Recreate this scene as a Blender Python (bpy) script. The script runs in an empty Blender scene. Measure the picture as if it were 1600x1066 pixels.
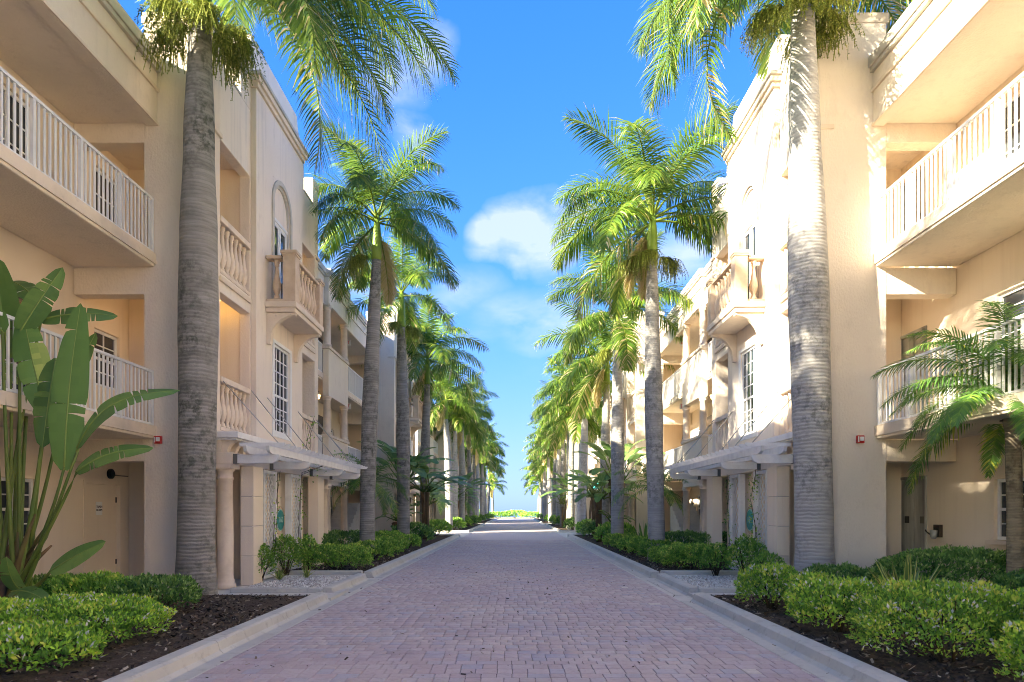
import bpy, bmesh, math, random
import numpy as np
from mathutils import Vector, Matrix
R = math.radians
SC = bpy.context.scene
COL = SC.collection
F = 1066.7                                   # focal length of the photograph in its own pixels

# ------------------------------------------------------------------ camera
cam = bpy.data.cameras.new('camera'); camo = bpy.data.objects.new('camera', cam); COL.objects.link(camo)
camo.location = (0, 0, 1.5); camo.rotation_euler = (R(90), 0, 0)
cam.sensor_width = 36; cam.lens = 24; cam.shift_x = -0.0031; cam.shift_y = 0.165
cam.clip_start = 0.1; cam.clip_end = 5000
SC.camera = camo

# ------------------------------------------------------------------ light
SUN_AZ, SUN_EL = R(58), R(24.8)                # azimuth the light travels to (from +Y towards +X), height of the sun
world = bpy.data.worlds.new('World'); SC.world = world; world.use_nodes = True
wn = world.node_tree.nodes; wl = world.node_tree.links
wn.clear()
wout = wn.new('ShaderNodeOutputWorld'); wbg = wn.new('ShaderNodeBackground'); wbg.inputs['Strength'].default_value = 0.14
sky = wn.new('ShaderNodeTexSky'); sky.sky_type = 'NISHITA'; sky.sun_disc = False
sky.sun_elevation = SUN_EL; sky.sun_rotation = R(180) + SUN_AZ
sky.altitude = 0; sky.air_density = 1.0; sky.dust_density = 0.6; sky.ozone_density = 2.0
# clouds: soft noise in the sky direction, a few puffs where the photograph has them
tc = wn.new('ShaderNodeTexCoord')
def wmath(op, a, b=None, c=None, clamp=False):
    n = wn.new('ShaderNodeMath'); n.operation = op; n.use_clamp = clamp
    for i, v in enumerate((a, b, c)):
        if v is None: continue
        if isinstance(v, (int, float)): n.inputs[i].default_value = v
        else: wl.new(v, n.inputs[i])
    return n.outputs[0]
def skydir(px, py):
    return Vector(((px-805)/F, 1, (797-py)/F)).normalized()
dn = wn.new('ShaderNodeTexNoise'); dn.inputs['Scale'].default_value = 7; dn.inputs['Detail'].default_value = 6; wl.new(tc.outputs['Generated'], dn.inputs['Vector'])
ds = wn.new('ShaderNodeVectorMath'); ds.operation = 'MULTIPLY_ADD'; wl.new(dn.outputs['Color'], ds.inputs[0]); ds.inputs[1].default_value = (.14, .14, .10); ds.inputs[2].default_value = (-.07, -.07, -.05)
da = wn.new('ShaderNodeVectorMath'); da.operation = 'ADD'; wl.new(tc.outputs['Generated'], da.inputs[0]); wl.new(ds.outputs[0], da.inputs[1])
def puff(px, py, rad, stretch=1.9):
    d = skydir(px, py)
    s = wn.new('ShaderNodeVectorMath'); s.operation = 'SUBTRACT'; wl.new(da.outputs[0], s.inputs[0]); s.inputs[1].default_value = d
    m = wn.new('ShaderNodeVectorMath'); m.operation = 'MULTIPLY'; wl.new(s.outputs[0], m.inputs[0]); m.inputs[1].default_value = (1/stretch, 1/stretch, 1)
    l = wn.new('ShaderNodeVectorMath'); l.operation = 'LENGTH'; wl.new(m.outputs[0], l.inputs[0])
    return wmath('SUBTRACT', 1.0, wmath('DIVIDE', l.outputs['Value'], rad), clamp=True)
mp = wn.new('ShaderNodeMapping'); mp.inputs['Scale'].default_value = (1, 1, 2.2); wl.new(tc.outputs['Generated'], mp.inputs['Vector'])
cn = wn.new('ShaderNodeTexNoise'); cn.inputs['Scale'].default_value = 9; cn.inputs['Detail'].default_value = 8; cn.inputs['Roughness'].default_value = 0.55
cn.inputs['Distortion'].default_value = 0.3
wl.new(mp.outputs[0], cn.inputs['Vector'])
cn2 = wn.new('ShaderNodeTexNoise'); cn2.inputs['Scale'].default_value = 3.1; cn2.inputs['Detail'].default_value = 6; wl.new(mp.outputs[0], cn2.inputs['Vector'])
p = None
for (x, y, r_, st, k) in ((842, 372, .050, 1.4, 1.5), (785, 385, .034, 1.7, 1.2), (885, 350, .030, 1.3, 1.2), (630, 200, .035, 1.0, 1.0), (655, 85, .035, 1.6, .8), (1060, 400, .05, 1.0, .8), (835, 500, .06, 1.8, .8), (600, 120, .035, 1.6, .8), (700, 455, .04, 2.0, .6), (560, 440, .06, 1.5, .7)):
    q = wmath('MULTIPLY', puff(x, y, r_, st), k)
    p = q if p is None else wmath('MAXIMUM', p, q)
thin = wmath('MULTIPLY', wmath('SUBTRACT', cn2.outputs['Fac'], 0.62, clamp=True), .9)
body = wmath('MULTIPLY', p, wmath('ADD', wmath('MULTIPLY', cn.outputs['Fac'], 5.0), -1.5))
fac = wmath('MULTIPLY', wmath('ADD', body, thin, clamp=True), 0.58)
mixc = wn.new('ShaderNodeMix'); mixc.data_type = 'RGBA'
hs = wn.new('ShaderNodeHueSaturation'); hs.inputs['Saturation'].default_value = 1.2; wl.new(sky.outputs[0], hs.inputs['Color'])
# the camera's gentle highlight roll-off, applied to the whole sky
def vmath(op, a, b):
    n = wn.new('ShaderNodeVectorMath'); n.operation = op
    for i, v in enumerate((a, b)):
        if isinstance(v, tuple): n.inputs[i].default_value = v
        else: wl.new(v, n.inputs[i])
    return n.outputs[0]
den = vmath('ADD', vmath('MULTIPLY', hs.outputs[0], (.62, .44, .33)), (1, 1, 1))
rolled = vmath('DIVIDE', vmath('MULTIPLY', hs.outputs[0], (.45, .45, .64)), den)
sp_ = wn.new('ShaderNodeSeparateColor'); wl.new(rolled, sp_.inputs[0]); cb_ = wn.new('ShaderNodeCombineColor')
wl.new(wmath('MULTIPLY', wmath('POWER', sp_.outputs[0], 2.0), .95), cb_.inputs[0]); wl.new(wmath('MULTIPLY', wmath('POWER', sp_.outputs[1], 1.2), .72), cb_.inputs[1]); wl.new(sp_.outputs[2], cb_.inputs[2])
sg_ = wn.new('ShaderNodeSeparateColor'); wl.new(sky.outputs[0], sg_.inputs[0])
glow = wn.new('ShaderNodeMapRange'); glow.interpolation_type = 'SMOOTHSTEP'; glow.inputs['From Min'].default_value = 6.8; glow.inputs['From Max'].default_value = 11
wl.new(sg_.outputs[1], glow.inputs['Value'])          # the roll-off fades out in the bright sky round the sun
rm = wn.new('ShaderNodeMix'); rm.data_type = 'RGBA'; wl.new(glow.outputs[0], rm.inputs['Factor']); wl.new(cb_.outputs[0], rm.inputs['A']); wl.new(sky.outputs[0], rm.inputs['B'])
rolled = rm.outputs['Result']
wl.new(fac, mixc.inputs['Factor']); wl.new(rolled, mixc.inputs['A']); mixc.inputs['B'].default_value = (.60, .68, .80, 1)
wl.new(mixc.outputs['Result'], wbg.inputs['Color']); wl.new(wbg.outputs[0], wout.inputs[0])

sl = bpy.data.lights.new('sun', 'SUN'); sl.energy = 2.0; sl.angle = R(0.53); sl.color = (1.0, 0.95, 0.88)
so = bpy.data.objects.new('sun', sl); COL.objects.link(so); so.location = (-40, -30, 40)
sd = Vector((math.sin(SUN_AZ)*math.cos(SUN_EL), math.cos(SUN_AZ)*math.cos(SUN_EL), -math.sin(SUN_EL)))
so.rotation_euler = sd.to_track_quat('-Z', 'Y').to_euler()

vs = SC.view_settings
vs.view_transform = 'Standard'; vs.look = 'None'; vs.exposure = 3.7
vs.use_white_balance = True; vs.white_balance_temperature = 8000; vs.white_balance_tint = 6; vs.gamma = 1.0; vs.use_curve_mapping = False
SC.render.engine = 'CYCLES'
try:
    SC.cycles.max_bounces = 8; SC.cycles.diffuse_bounces = 5; SC.cycles.transparent_max_bounces = 8
    SC.cycles.caustics_reflective = False; SC.cycles.caustics_refractive = False
    SC.cycles.sample_clamp_indirect = 6; SC.cycles.filter_width = 1.0
except Exception: pass

# ------------------------------------------------------------------ helpers
rnd = random.Random(7); NP = np.random.RandomState(11)
ORG = {}
def reg(o, org): ORG[o.name] = Vector(org); return o
def props(o, label=None, cat=None, group=None, kind=None):
    if label: o['label'] = label
    if cat: o['category'] = cat
    if group: o['group'] = group
    if kind: o['kind'] = kind
    return o
def empty(name, loc, label=None, cat=None, group=None, kind=None):
    o = bpy.data.objects.new(name, None); COL.objects.link(o); o.location = loc; o.empty_display_size = .1
    return reg(props(o, label, cat, group, kind), loc)
class MB:
    def __init__(s): s.v = []; s.f = []; s.sm = []
    def add(s, vs_, fs, smooth=False):
        b = len(s.v); s.v.extend([tuple(v) for v in vs_]); s.f.extend([tuple(i+b for i in f) for f in fs]); s.sm.extend([smooth]*len(fs)); return s
    def box(s, x0, x1, y0, y1, z0, z1):
        x0, x1 = min(x0, x1), max(x0, x1); y0, y1 = min(y0, y1), max(y0, y1); z0, z1 = min(z0, z1), max(z0, z1)
        return s.add([(x0,y0,z0),(x1,y0,z0),(x1,y1,z0),(x0,y1,z0),(x0,y0,z1),(x1,y0,z1),(x1,y1,z1),(x0,y1,z1)],
              [(0,3,2,1),(4,5,6,7),(0,1,5,4),(1,2,6,5),(2,3,7,6),(3,0,4,7)])
    def bar(s, a, b, w, h=None, up=(0,0,1)):
        a = Vector(a); b = Vector(b); h = h or w; d = (b-a).normalized(); u = Vector(up)
        if abs(d.dot(u)) > .99: u = Vector((1,0,0))
        x = d.cross(u).normalized()*w/2; z = x.cross(d).normalized()*h/2
        vs_ = [a-x-z, a+x-z, a+x+z, a-x+z, b-x-z, b+x-z, b+x+z, b-x+z]
        return s.add(vs_, [(3,2,1,0),(4,5,6,7),(0,1,5,4),(1,2,6,5),(2,3,7,6),(3,0,4,7)])
    def lathe(s, cx, cy, prof, n=16, smooth=True, cap=True):
        vs_ = []; fs = []
        for (r, z) in prof:
            for k in range(n):
                a = 2*math.pi*k/n; vs_.append((cx+r*math.cos(a), cy+r*math.sin(a), z))
        for i in range(len(prof)-1):
            for k in range(n):
                k2 = (k+1) % n; fs.append((i*n+k, i*n+k2, (i+1)*n+k2, (i+1)*n+k))
        if cap: fs.append(tuple(range(n-1, -1, -1))); fs.append(tuple((len(prof)-1)*n+k for k in range(n)))
        return s.add(vs_, fs, smooth)
    def tube(s, pts, rads, n=8, smooth=True):
        pts = [Vector(p) for p in pts]
        if not hasattr(rads, '__len__'): rads = [rads]*len(pts)
        vs_ = []; fs = []; N = len(pts)
        for i, p_ in enumerate(pts):
            d = (pts[min(i+1, N-1)] - pts[max(i-1, 0)]).normalized()
            u = Vector((0,0,1)) if abs(d.z) < .9 else Vector((0,1,0))
            x = d.cross(u).normalized(); z = x.cross(d).normalized()
            if abs(d.z) >= .9: x = Vector((1,0,0)); x = (x-d*x.dot(d)).normalized(); z = d.cross(x)
            for k in range(n):
                a = 2*math.pi*k/n; vs_.append(p_ + (x*math.cos(a)+z*math.sin(a))*rads[i])
        for i in range(N-1):
            for k in range(n):
                k2 = (k+1) % n; fs.append((i*n+k, i*n+k2, (i+1)*n+k2, (i+1)*n+k))
        fs.append(tuple(range(n-1, -1, -1))); fs.append(tuple((N-1)*n+k for k in range(n)))
        return s.add(vs_, fs, smooth)
    def prism_x(s, poly, x0, x1):
        """poly = [(y, z)...] extruded between x0 and x1"""
        n = len(poly); vs_ = [(x0, y, z) for y, z in poly] + [(x1, y, z) for y, z in poly]
        fs = [tuple(range(n)), tuple(range(2*n-1, n-1, -1))] + [(i, i+n, (i+1) % n+n, (i+1) % n) for i in range(n)]
        return s.add(vs_, fs)
    def prism_y(s, poly, y0, y1):
        n = len(poly); vs_ = [(x, y0, z) for x, z in poly] + [(x, y1, z) for x, z in poly]
        fs = [tuple(range(n)), tuple(range(2*n-1, n-1, -1))] + [(i, i+n, (i+1) % n+n, (i+1) % n) for i in range(n)]
        return s.add(vs_, fs)
    def wall_x(s, x0, x1, ys, zs, holes):
        """wall between x0 and x1 (thickness), cut by rectangular holes (y0,y1,z0,z1); only outer faces are made"""
        Y = sorted(set([ys[0], ys[1]] + [min(max(h[k], ys[0]), ys[1]) for h in holes for k in (0, 1)]))
        Z = sorted(set([zs[0], zs[1]] + [min(max(h[k], zs[0]), zs[1]) for h in holes for k in (2, 3)]))
        ny, nz = len(Y)-1, len(Z)-1
        def solid(i, j):
            if i < 0 or j < 0 or i >= ny or j >= nz: return False
            cy, cz = (Y[i]+Y[i+1])/2, (Z[j]+Z[j+1])/2
            return not any(h[0] < cy < h[1] and h[2] < cz < h[3] for h in holes)
        idx = {}; vs_ = []; fs = []
        def V(k, i, j):
            key = (k, i, j)
            if key not in idx: idx[key] = len(vs_); vs_.append(((x0, x1)[k], Y[i], Z[j]))
            return idx[key]
        for i in range(ny):
            for j in range(nz):
                if not solid(i, j): continue
                fs.append((V(0,i,j), V(0,i,j+1), V(0,i+1,j+1), V(0,i+1,j))); fs.append((V(1,i,j), V(1,i+1,j), V(1,i+1,j+1), V(1,i,j+1)))
                if not solid(i-1, j): fs.append((V(0,i,j), V(1,i,j), V(1,i,j+1), V(0,i,j+1)))
                if not solid(i+1, j): fs.append((V(0,i+1,j), V(0,i+1,j+1), V(1,i+1,j+1), V(1,i+1,j)))
                if not solid(i, j-1): fs.append((V(0,i,j), V(0,i+1,j), V(1,i+1,j), V(1,i,j)))
                if not solid(i, j+1): fs.append((V(0,i,j+1), V(1,i,j+1), V(1,i+1,j+1), V(0,i+1,j+1)))
        return s.add(vs_, fs)
    def mesh(s, name, mat, off=(0,0,0), fix=True):
        m = bpy.data.meshes.new(name); ox, oy, oz = off
        m.from_pydata([(v[0]-ox, v[1]-oy, v[2]-oz) for v in s.v], [], s.f)
        if any(s.sm): m.polygons.foreach_set('use_smooth', s.sm)
        if fix:
            b = bmesh.new(); b.from_mesh(m); bmesh.ops.recalc_face_normals(b, faces=b.faces); b.to_mesh(m); b.free()
        if mat: m.materials.append(mat)
        return m
def np_mesh(name, verts, faces, mat, attr=None, smooth=False):
    """verts (n,3), faces (m,k) numpy arrays; attr = {name: (domain, values)}"""
    m = bpy.data.meshes.new(name); nf, k = faces.shape
    m.vertices.add(len(verts)); m.vertices.foreach_set('co', verts.astype(np.float32).ravel())
    m.loops.add(nf*k); m.loops.foreach_set('vertex_index', faces.astype(np.int32).ravel())
    m.polygons.add(nf); m.polygons.foreach_set('loop_start', np.arange(0, nf*k, k, dtype=np.int32))
    m.polygons.foreach_set('loop_total', np.full(nf, k, dtype=np.int32))
    if smooth: m.polygons.foreach_set('use_smooth', np.ones(nf, dtype=bool))
    m.update(calc_edges=True)
    if attr:
        for an, (dom, val) in attr.items():
            a = m.attributes.new(an, 'FLOAT', dom); a.data.foreach_set('value', val.astype(np.float32))
    if mat: m.materials.append(mat)
    return m
def put(name, mesh, parent=None, at=None, rot=None, scale=None, bevel=0, **kw):
    """link one mesh object. Mesh data is relative to its own origin `at` (world); default: the parent's origin"""
    o = bpy.data.objects.new(name, mesh); COL.objects.link(o)
    po = ORG[parent.name] if parent else Vector((0,0,0))
    org = Vector(at) if at is not None else po
    if parent: o.parent = parent
    o.location = org - po
    if rot: o.rotation_euler = rot
    if scale: o.scale = scale if hasattr(scale, '__len__') else (scale,)*3
    if bevel:
        b = o.modifiers.new('bevel', 'BEVEL'); b.width = bevel; b.segments = 2; b.limit_method = 'ANGLE'; b.angle_limit = R(40)
    reg(o, org); props(o, **kw); return o
def part(name, mb, mat, parent, bevel=0, **kw):
    return put(name, mb.mesh(name, mat, ORG[parent.name]), parent, bevel=bevel, **kw)
def top(name, mb, mat, at, label, cat, group=None, bevel=0, **kw):
    return put(name, mb.mesh(name, mat, at), None, at=at, bevel=bevel, label=label, cat=cat, group=group, **kw)
def struct(name, mb, mat, bevel=0):
    return put(name, mb.mesh(name, mat), bevel=bevel, kind='structure')
def P(px, py, D):                             # a point at depth D seen in the photograph at px, py
    return Vector(((px-805)*D/F, D, 1.5+(797-py)*D/F))

# ------------------------------------------------------------------ materials
def mat(name, col, rough=.8, spec=.3, metal=0, noise=None, bump=None, emit=None, stretch=(1,1,1), coord='Object', trans=0, streak=None):
    """noise = list of (scale, other colour, low, high, detail); bump = (scale, strength, distance)"""
    m = bpy.data.materials.new(name); m.use_nodes = True; n = m.node_tree.nodes; l = m.node_tree.links
    b = n['Principled BSDF']; b.inputs['Base Color'].default_value = (*col, 1); b.inputs['Roughness'].default_value = rough
    b.inputs['Specular IOR Level'].default_value = spec; b.inputs['Metallic'].default_value = metal
    c = n.new('ShaderNodeTexCoord'); mp_ = n.new('ShaderNodeMapping'); mp_.inputs['Scale'].default_value = stretch
    if coord == 'World':
        g = n.new('ShaderNodeNewGeometry'); l.new(g.outputs['Position'], mp_.inputs['Vector'])
    else: l.new(c.outputs[coord], mp_.inputs['Vector'])
    last = None
    for (sc, c2, lo, hi, det) in (noise or []):
        t = n.new('ShaderNodeTexNoise'); t.inputs['Scale'].default_value = sc; t.inputs['Detail'].default_value = det; t.inputs['Roughness'].default_value = .6
        l.new(mp_.outputs[0], t.inputs['Vector'])
        r = n.new('ShaderNodeMapRange'); r.inputs['From Min'].default_value = lo; r.inputs['From Max'].default_value = hi; l.new(t.outputs['Fac'], r.inputs['Value'])
        x = n.new('ShaderNodeMix'); x.data_type = 'RGBA'; l.new(r.outputs[0], x.inputs['Factor'])
        if last is None: x.inputs['A'].default_value = (*col, 1)
        else: l.new(last, x.inputs['A'])
        x.inputs['B'].default_value = (*c2, 1); last = x.outputs['Result']
    if streak:                                   # rain marks running down the wall, in patches
        g2 = n.new('ShaderNodeNewGeometry'); m2 = n.new('ShaderNodeMapping'); m2.inputs['Scale'].default_value = (7, 7, .28); l.new(g2.outputs['Position'], m2.inputs['Vector'])
        t = n.new('ShaderNodeTexNoise'); t.inputs['Scale'].default_value = 1; t.inputs['Detail'].default_value = 5; l.new(m2.outputs[0], t.inputs['Vector'])
        t2 = n.new('ShaderNodeTexNoise'); t2.inputs['Scale'].default_value = .45; t2.inputs['Detail'].default_value = 3; l.new(g2.outputs['Position'], t2.inputs['Vector'])
        r = n.new('ShaderNodeMapRange'); r.inputs['From Min'].default_value = .52; r.inputs['From Max'].default_value = .95; l.new(t.outputs['Fac'], r.inputs['Value'])
        r2 = n.new('ShaderNodeMapRange'); r2.inputs['From Min'].default_value = .42; r2.inputs['From Max'].default_value = .68; l.new(t2.outputs['Fac'], r2.inputs['Value'])
        mu = n.new('ShaderNodeMath'); mu.operation = 'MULTIPLY'; l.new(r.outputs[0], mu.inputs[0]); l.new(r2.outputs[0], mu.inputs[1])
        x = n.new('ShaderNodeMix'); x.data_type = 'RGBA'; l.new(mu.outputs[0], x.inputs['Factor']); l.new(last, x.inputs['A']); x.inputs['B'].default_value = (*streak, 1); last = x.outputs['Result']
    if last is not None: l.new(last, b.inputs['Base Color'])
    if bump:
        t = n.new('ShaderNodeTexNoise'); t.inputs['Scale'].default_value = bump[0]; t.inputs['Detail'].default_value = 5; l.new(mp_.outputs[0], t.inputs['Vector'])
        bp = n.new('ShaderNodeBump'); bp.inputs['Strength'].default_value = bump[1]; bp.inputs['Distance'].default_value = bump[2]
        l.new(t.outputs['Fac'], bp.inputs['Height']); l.new(bp.outputs[0], b.inputs['Normal'])
    if emit: b.inputs['Emission Color'].default_value = (*emit[0], 1); b.inputs['Emission Strength'].default_value = emit[1]
    if trans: b.inputs['Transmission Weight'].default_value = trans
    m['last'] = 0
    return m
def tinted(m, attr, ramp, use_object=False, col_in='Base Color'):
    """base colour from a per-piece random number"""
    n = m.node_tree.nodes; l = m.node_tree.links; b = n['Principled BSDF']
    if use_object: a = n.new('ShaderNodeObjectInfo'); src = a.outputs['Random']
    else: a = n.new('ShaderNodeAttribute'); a.attribute_name = attr; src = a.outputs['Fac']
    r = n.new('ShaderNodeValToRGB'); l.new(src, r.inputs['Fac'])
    while len(r.color_ramp.elements) < len(ramp): r.color_ramp.elements.new(.5)
    for e, (pos, c) in zip(r.color_ramp.elements, ramp): e.position = pos; e.color = (*c, 1)
    prev = b.inputs['Base Color'].links[0].from_socket if b.inputs['Base Color'].links else None
    if prev is not None:
        x = n.new('ShaderNodeMix'); x.data_type = 'RGBA'; x.blend_type = 'MULTIPLY'; x.inputs['Factor'].default_value = 1
        l.new(r.outputs['Color'], x.inputs['A']); l.new(prev, x.inputs['B']); l.new(x.outputs['Result'], b.inputs['Base Color'])
    else: l.new(r.outputs['Color'], b.inputs['Base Color'])
    return m
def leafmat(name, ramp, rough=.45, spec=.4, tr=.35, attr='tint'):
    m = bpy.data.materials.new(name); m.use_nodes = True; n = m.node_tree.nodes; l = m.node_tree.links
    b = n['Principled BSDF']; b.inputs['Roughness'].default_value = rough; b.inputs['Specular IOR Level'].default_value = spec
    a = n.new('ShaderNodeAttribute'); a.attribute_name = attr
    r = n.new('ShaderNodeValToRGB'); l.new(a.outputs['Fac'], r.inputs['Fac'])
    while len(r.color_ramp.elements) < len(ramp): r.color_ramp.elements.new(.5)
    for e, (pos, c) in zip(r.color_ramp.elements, ramp): e.position = pos; e.color = (*c, 1)
    oi = n.new('ShaderNodeObjectInfo'); mr = n.new('ShaderNodeMapRange'); mr.inputs['To Min'].default_value = .8; mr.inputs['To Max'].default_value = 1.15
    l.new(oi.outputs['Random'], mr.inputs['Value'])
    hv = n.new('ShaderNodeHueSaturation'); l.new(mr.outputs[0], hv.inputs['Value']); l.new(r.outputs['Color'], hv.inputs['Color'])
    l.new(hv.outputs[0], b.inputs['Base Color'])
    t = n.new('ShaderNodeBsdfTranslucent'); l.new(hv.outputs[0], t.inputs['Color'])
    gm = n.new('ShaderNodeGamma'); gm.inputs['Gamma'].default_value = .8; l.new(hv.outputs[0], gm.inputs['Color']); l.new(gm.outputs[0], t.inputs['Color'])
    x = n.new('ShaderNodeMixShader'); x.inputs['Fac'].default_value = tr
    l.new(b.outputs[0], x.inputs[1]); l.new(t.outputs[0], x.inputs[2]); l.new(x.outputs[0], n['Material Output'].inputs['Surface'])
    return m

M = {}
M['stucco'] = mat('peach_stucco', (.82, .72, .605), .9, .15, noise=[(.8, (.77, .665, .55), .35, .75, 5), (3.5, (.70, .60, .50), .55, .8, 6)], streak=(.56, .49, .41), bump=(30, .6, .018), coord='World', stretch=(1,1,.6))
M['stucco_light'] = mat('pale_stucco', (.84, .745, .64), .9, .15, noise=[(.7, (.79, .69, .59), .35, .75, 5), (4.0, (.66, .57, .49), .58, .85, 6)], streak=(.50, .46, .42), bump=(38, .35, .012), coord='World', stretch=(1,1,.5))
M['recess'] = mat('orange_cream_stucco', (.84, .725, .585), .9, .15, noise=[(.6, (.79, .67, .53), .35, .75, 4)], streak=(.62, .50, .38), bump=(40, .3, .01), coord='World')
M['farwhite'] = mat('white_stucco', (.80, .76, .70), .9, .15, noise=[(1.5, (.7, .66, .6), .4, .8, 4)], coord='World')
M['trim'] = mat('cream_trim', (.78, .66, .53), .8, .2, noise=[(2.5, (.66, .55, .44), .45, .8, 6), (11, (.5, .43, .36), .62, .85, 5)], bump=(30, .25, .008), coord='World')
M['stone'] = mat('cast_stone', (.62, .47, .34), .85, .2, noise=[(4, (.72, .58, .44), .4, .7, 6), (14, (.33, .27, .22), .62, .85, 6)], bump=(55, .4, .006), coord='World')
M['caststone_light'] = mat('pale_cast_stone', (.78, .66, .54), .85, .2, noise=[(5, (.64, .53, .43), .45, .8, 6)], bump=(55, .3, .005), coord='World')
M['moulding'] = mat('grey_moulding', (.60, .55, .48), .8, .2, noise=[(3, (.42, .41, .38), .4, .75, 6)], bump=(30, .3, .006), coord='World')
M['white'] = mat('white_paint', (.80, .80, .79), .45, .4, noise=[(6, (.70, .70, .69), .5, .9, 4)], coord='World')
M['whitewood'] = mat('weathered_white_wood', (.80, .79, .77), .6, .3, noise=[(5, (.66, .64, .63), .45, .8, 6), (25, (.40, .36, .33), .66, .85, 6)], bump=(20, .3, .004), coord='World')
M['concrete'] = mat('kerb_concrete', (.56, .54, .49), .9, .2, noise=[(1.5, (.46, .445, .41), .35, .7, 6), (9, (.34, .32, .29), .55, .8, 7), (60, (.55, .53, .49), .55, .8, 3)], bump=(70, .4, .004), coord='World')
M['walk'] = mat('pale_concrete', (.60, .57, .52), .9, .2, noise=[(2, (.5, .48, .44), .4, .7, 6), (14, (.42, .39, .35), .6, .8, 6)], bump=(70, .3, .003), coord='World')
M['mulch'] = mat('dark_mulch_soil', (.085, .06, .044), .95, .15, noise=[(9, (.14, .10, .072), .45, .75, 8), (40, (.22, .17, .13), .62, .8, 4)], bump=(45, 1, .03), coord='World')
M['sand'] = mat('sandy_ground', (.42, .37, .29), .95, .1, noise=[(.05, (.16, .18, .08), .42, .6, 5), (1.5, (.34, .3, .23), .4, .7, 6)], coord='World')
M['glass'] = mat('dark_window_glass', (.035, .045, .055), .06, .9)
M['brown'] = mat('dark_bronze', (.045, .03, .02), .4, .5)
M['metal'] = mat('brushed_steel', (.55, .55, .52), .42, .5, metal=.45, noise=[(3, (.22, .22, .21), .4, .7, 5)], stretch=(1,1,.15))
M['darkback'] = mat('near_black_backing', (.03, .024, .018), .9, .1)  # near-black colour stands in for the darkness of unlit interiors
M['oldmetal'] = mat('grey_olive_metal', (.16, .15, .12), .5, .4)
M['red'] = mat('red_plastic', (.55, .03, .02), .4, .4)
M['signwhite'] = mat('sign_white', (.8, .8, .78), .5, .3)
M['exitred'] = mat('exit_red', (.65, .04, .03), .5, .3)
M['teal'] = mat('teal_enamel', (.01, .30, .29), .4, .4, noise=[(8, (.015, .24, .24), .4, .7, 4)])
M['aqua'] = mat('aqua_lettering', (.35, .62, .58), .5, .3)
M['awning'] = mat('turquoise_canvas', (.02, .36, .38), .7, .2)
M['black'] = mat('black_plastic', (.012, .012, .012), .4, .4)
M['lamp'] = mat('lit_amber_glass', (.9, .6, .25), .4, .3, emit=((1.0, .62, .25), 1.3))
M['gravel'] = tinted(mat('white_pebble', (.7,.7,.7), .8, .3, noise=None), 'tint', [(0, (.42,.38,.33)), (.4, (.62,.59,.54)), (1, (.82,.80,.76))])
M['gravelbed'] = mat('pale_gravel_bed', (.5, .47, .42), .95, .1, noise=[(60, (.25, .22, .19), .45, .65, 4)], bump=(80, 1, .02), coord='World')
M['chips'] = tinted(mat('bark_chips', (.1,.1,.1), .9, .15), 'tint', [(0, (.03,.02,.014)), (.5, (.085,.06,.044)), (.82, (.18,.13,.095)), (1, (.45,.38,.30))])
PR = [(0, (.50,.41,.39)), (.25, (.56,.455,.43)), (.5, (.54,.46,.44)), (.72, (.60,.51,.48)), (.88, (.52,.47,.47)), (1, (.48,.455,.48))]
pn = dict(rough=.8, spec=.3, noise=[(.55, (.86,.84,.92), .35, .6, 4), (2.3, (.80,.79,.80), .5, .75, 6), (18, (.72,.68,.66), .5, .8, 6), (120, (.55,.53,.5), .62, .75, 3)], bump=(90, .35, .003), coord='World')
M['paver'] = tinted(mat('clay_paver', (1,1,1), **pn), 'tint', PR)
M['paver_one'] = tinted(mat('clay_paver_single', (1,1,1), **pn), '', PR, use_object=True)
M['paver_white'] = mat('white_marker_paver', (.62,.56,.50), .8, .3, noise=[(20, (.5,.44,.39), .45, .7, 5)], coord='World')
M['joint'] = mat('sand_joint', (.24,.205,.19), .95, .1, noise=[(12, (.32,.28,.26), .45, .7, 5)], coord='World')
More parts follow.
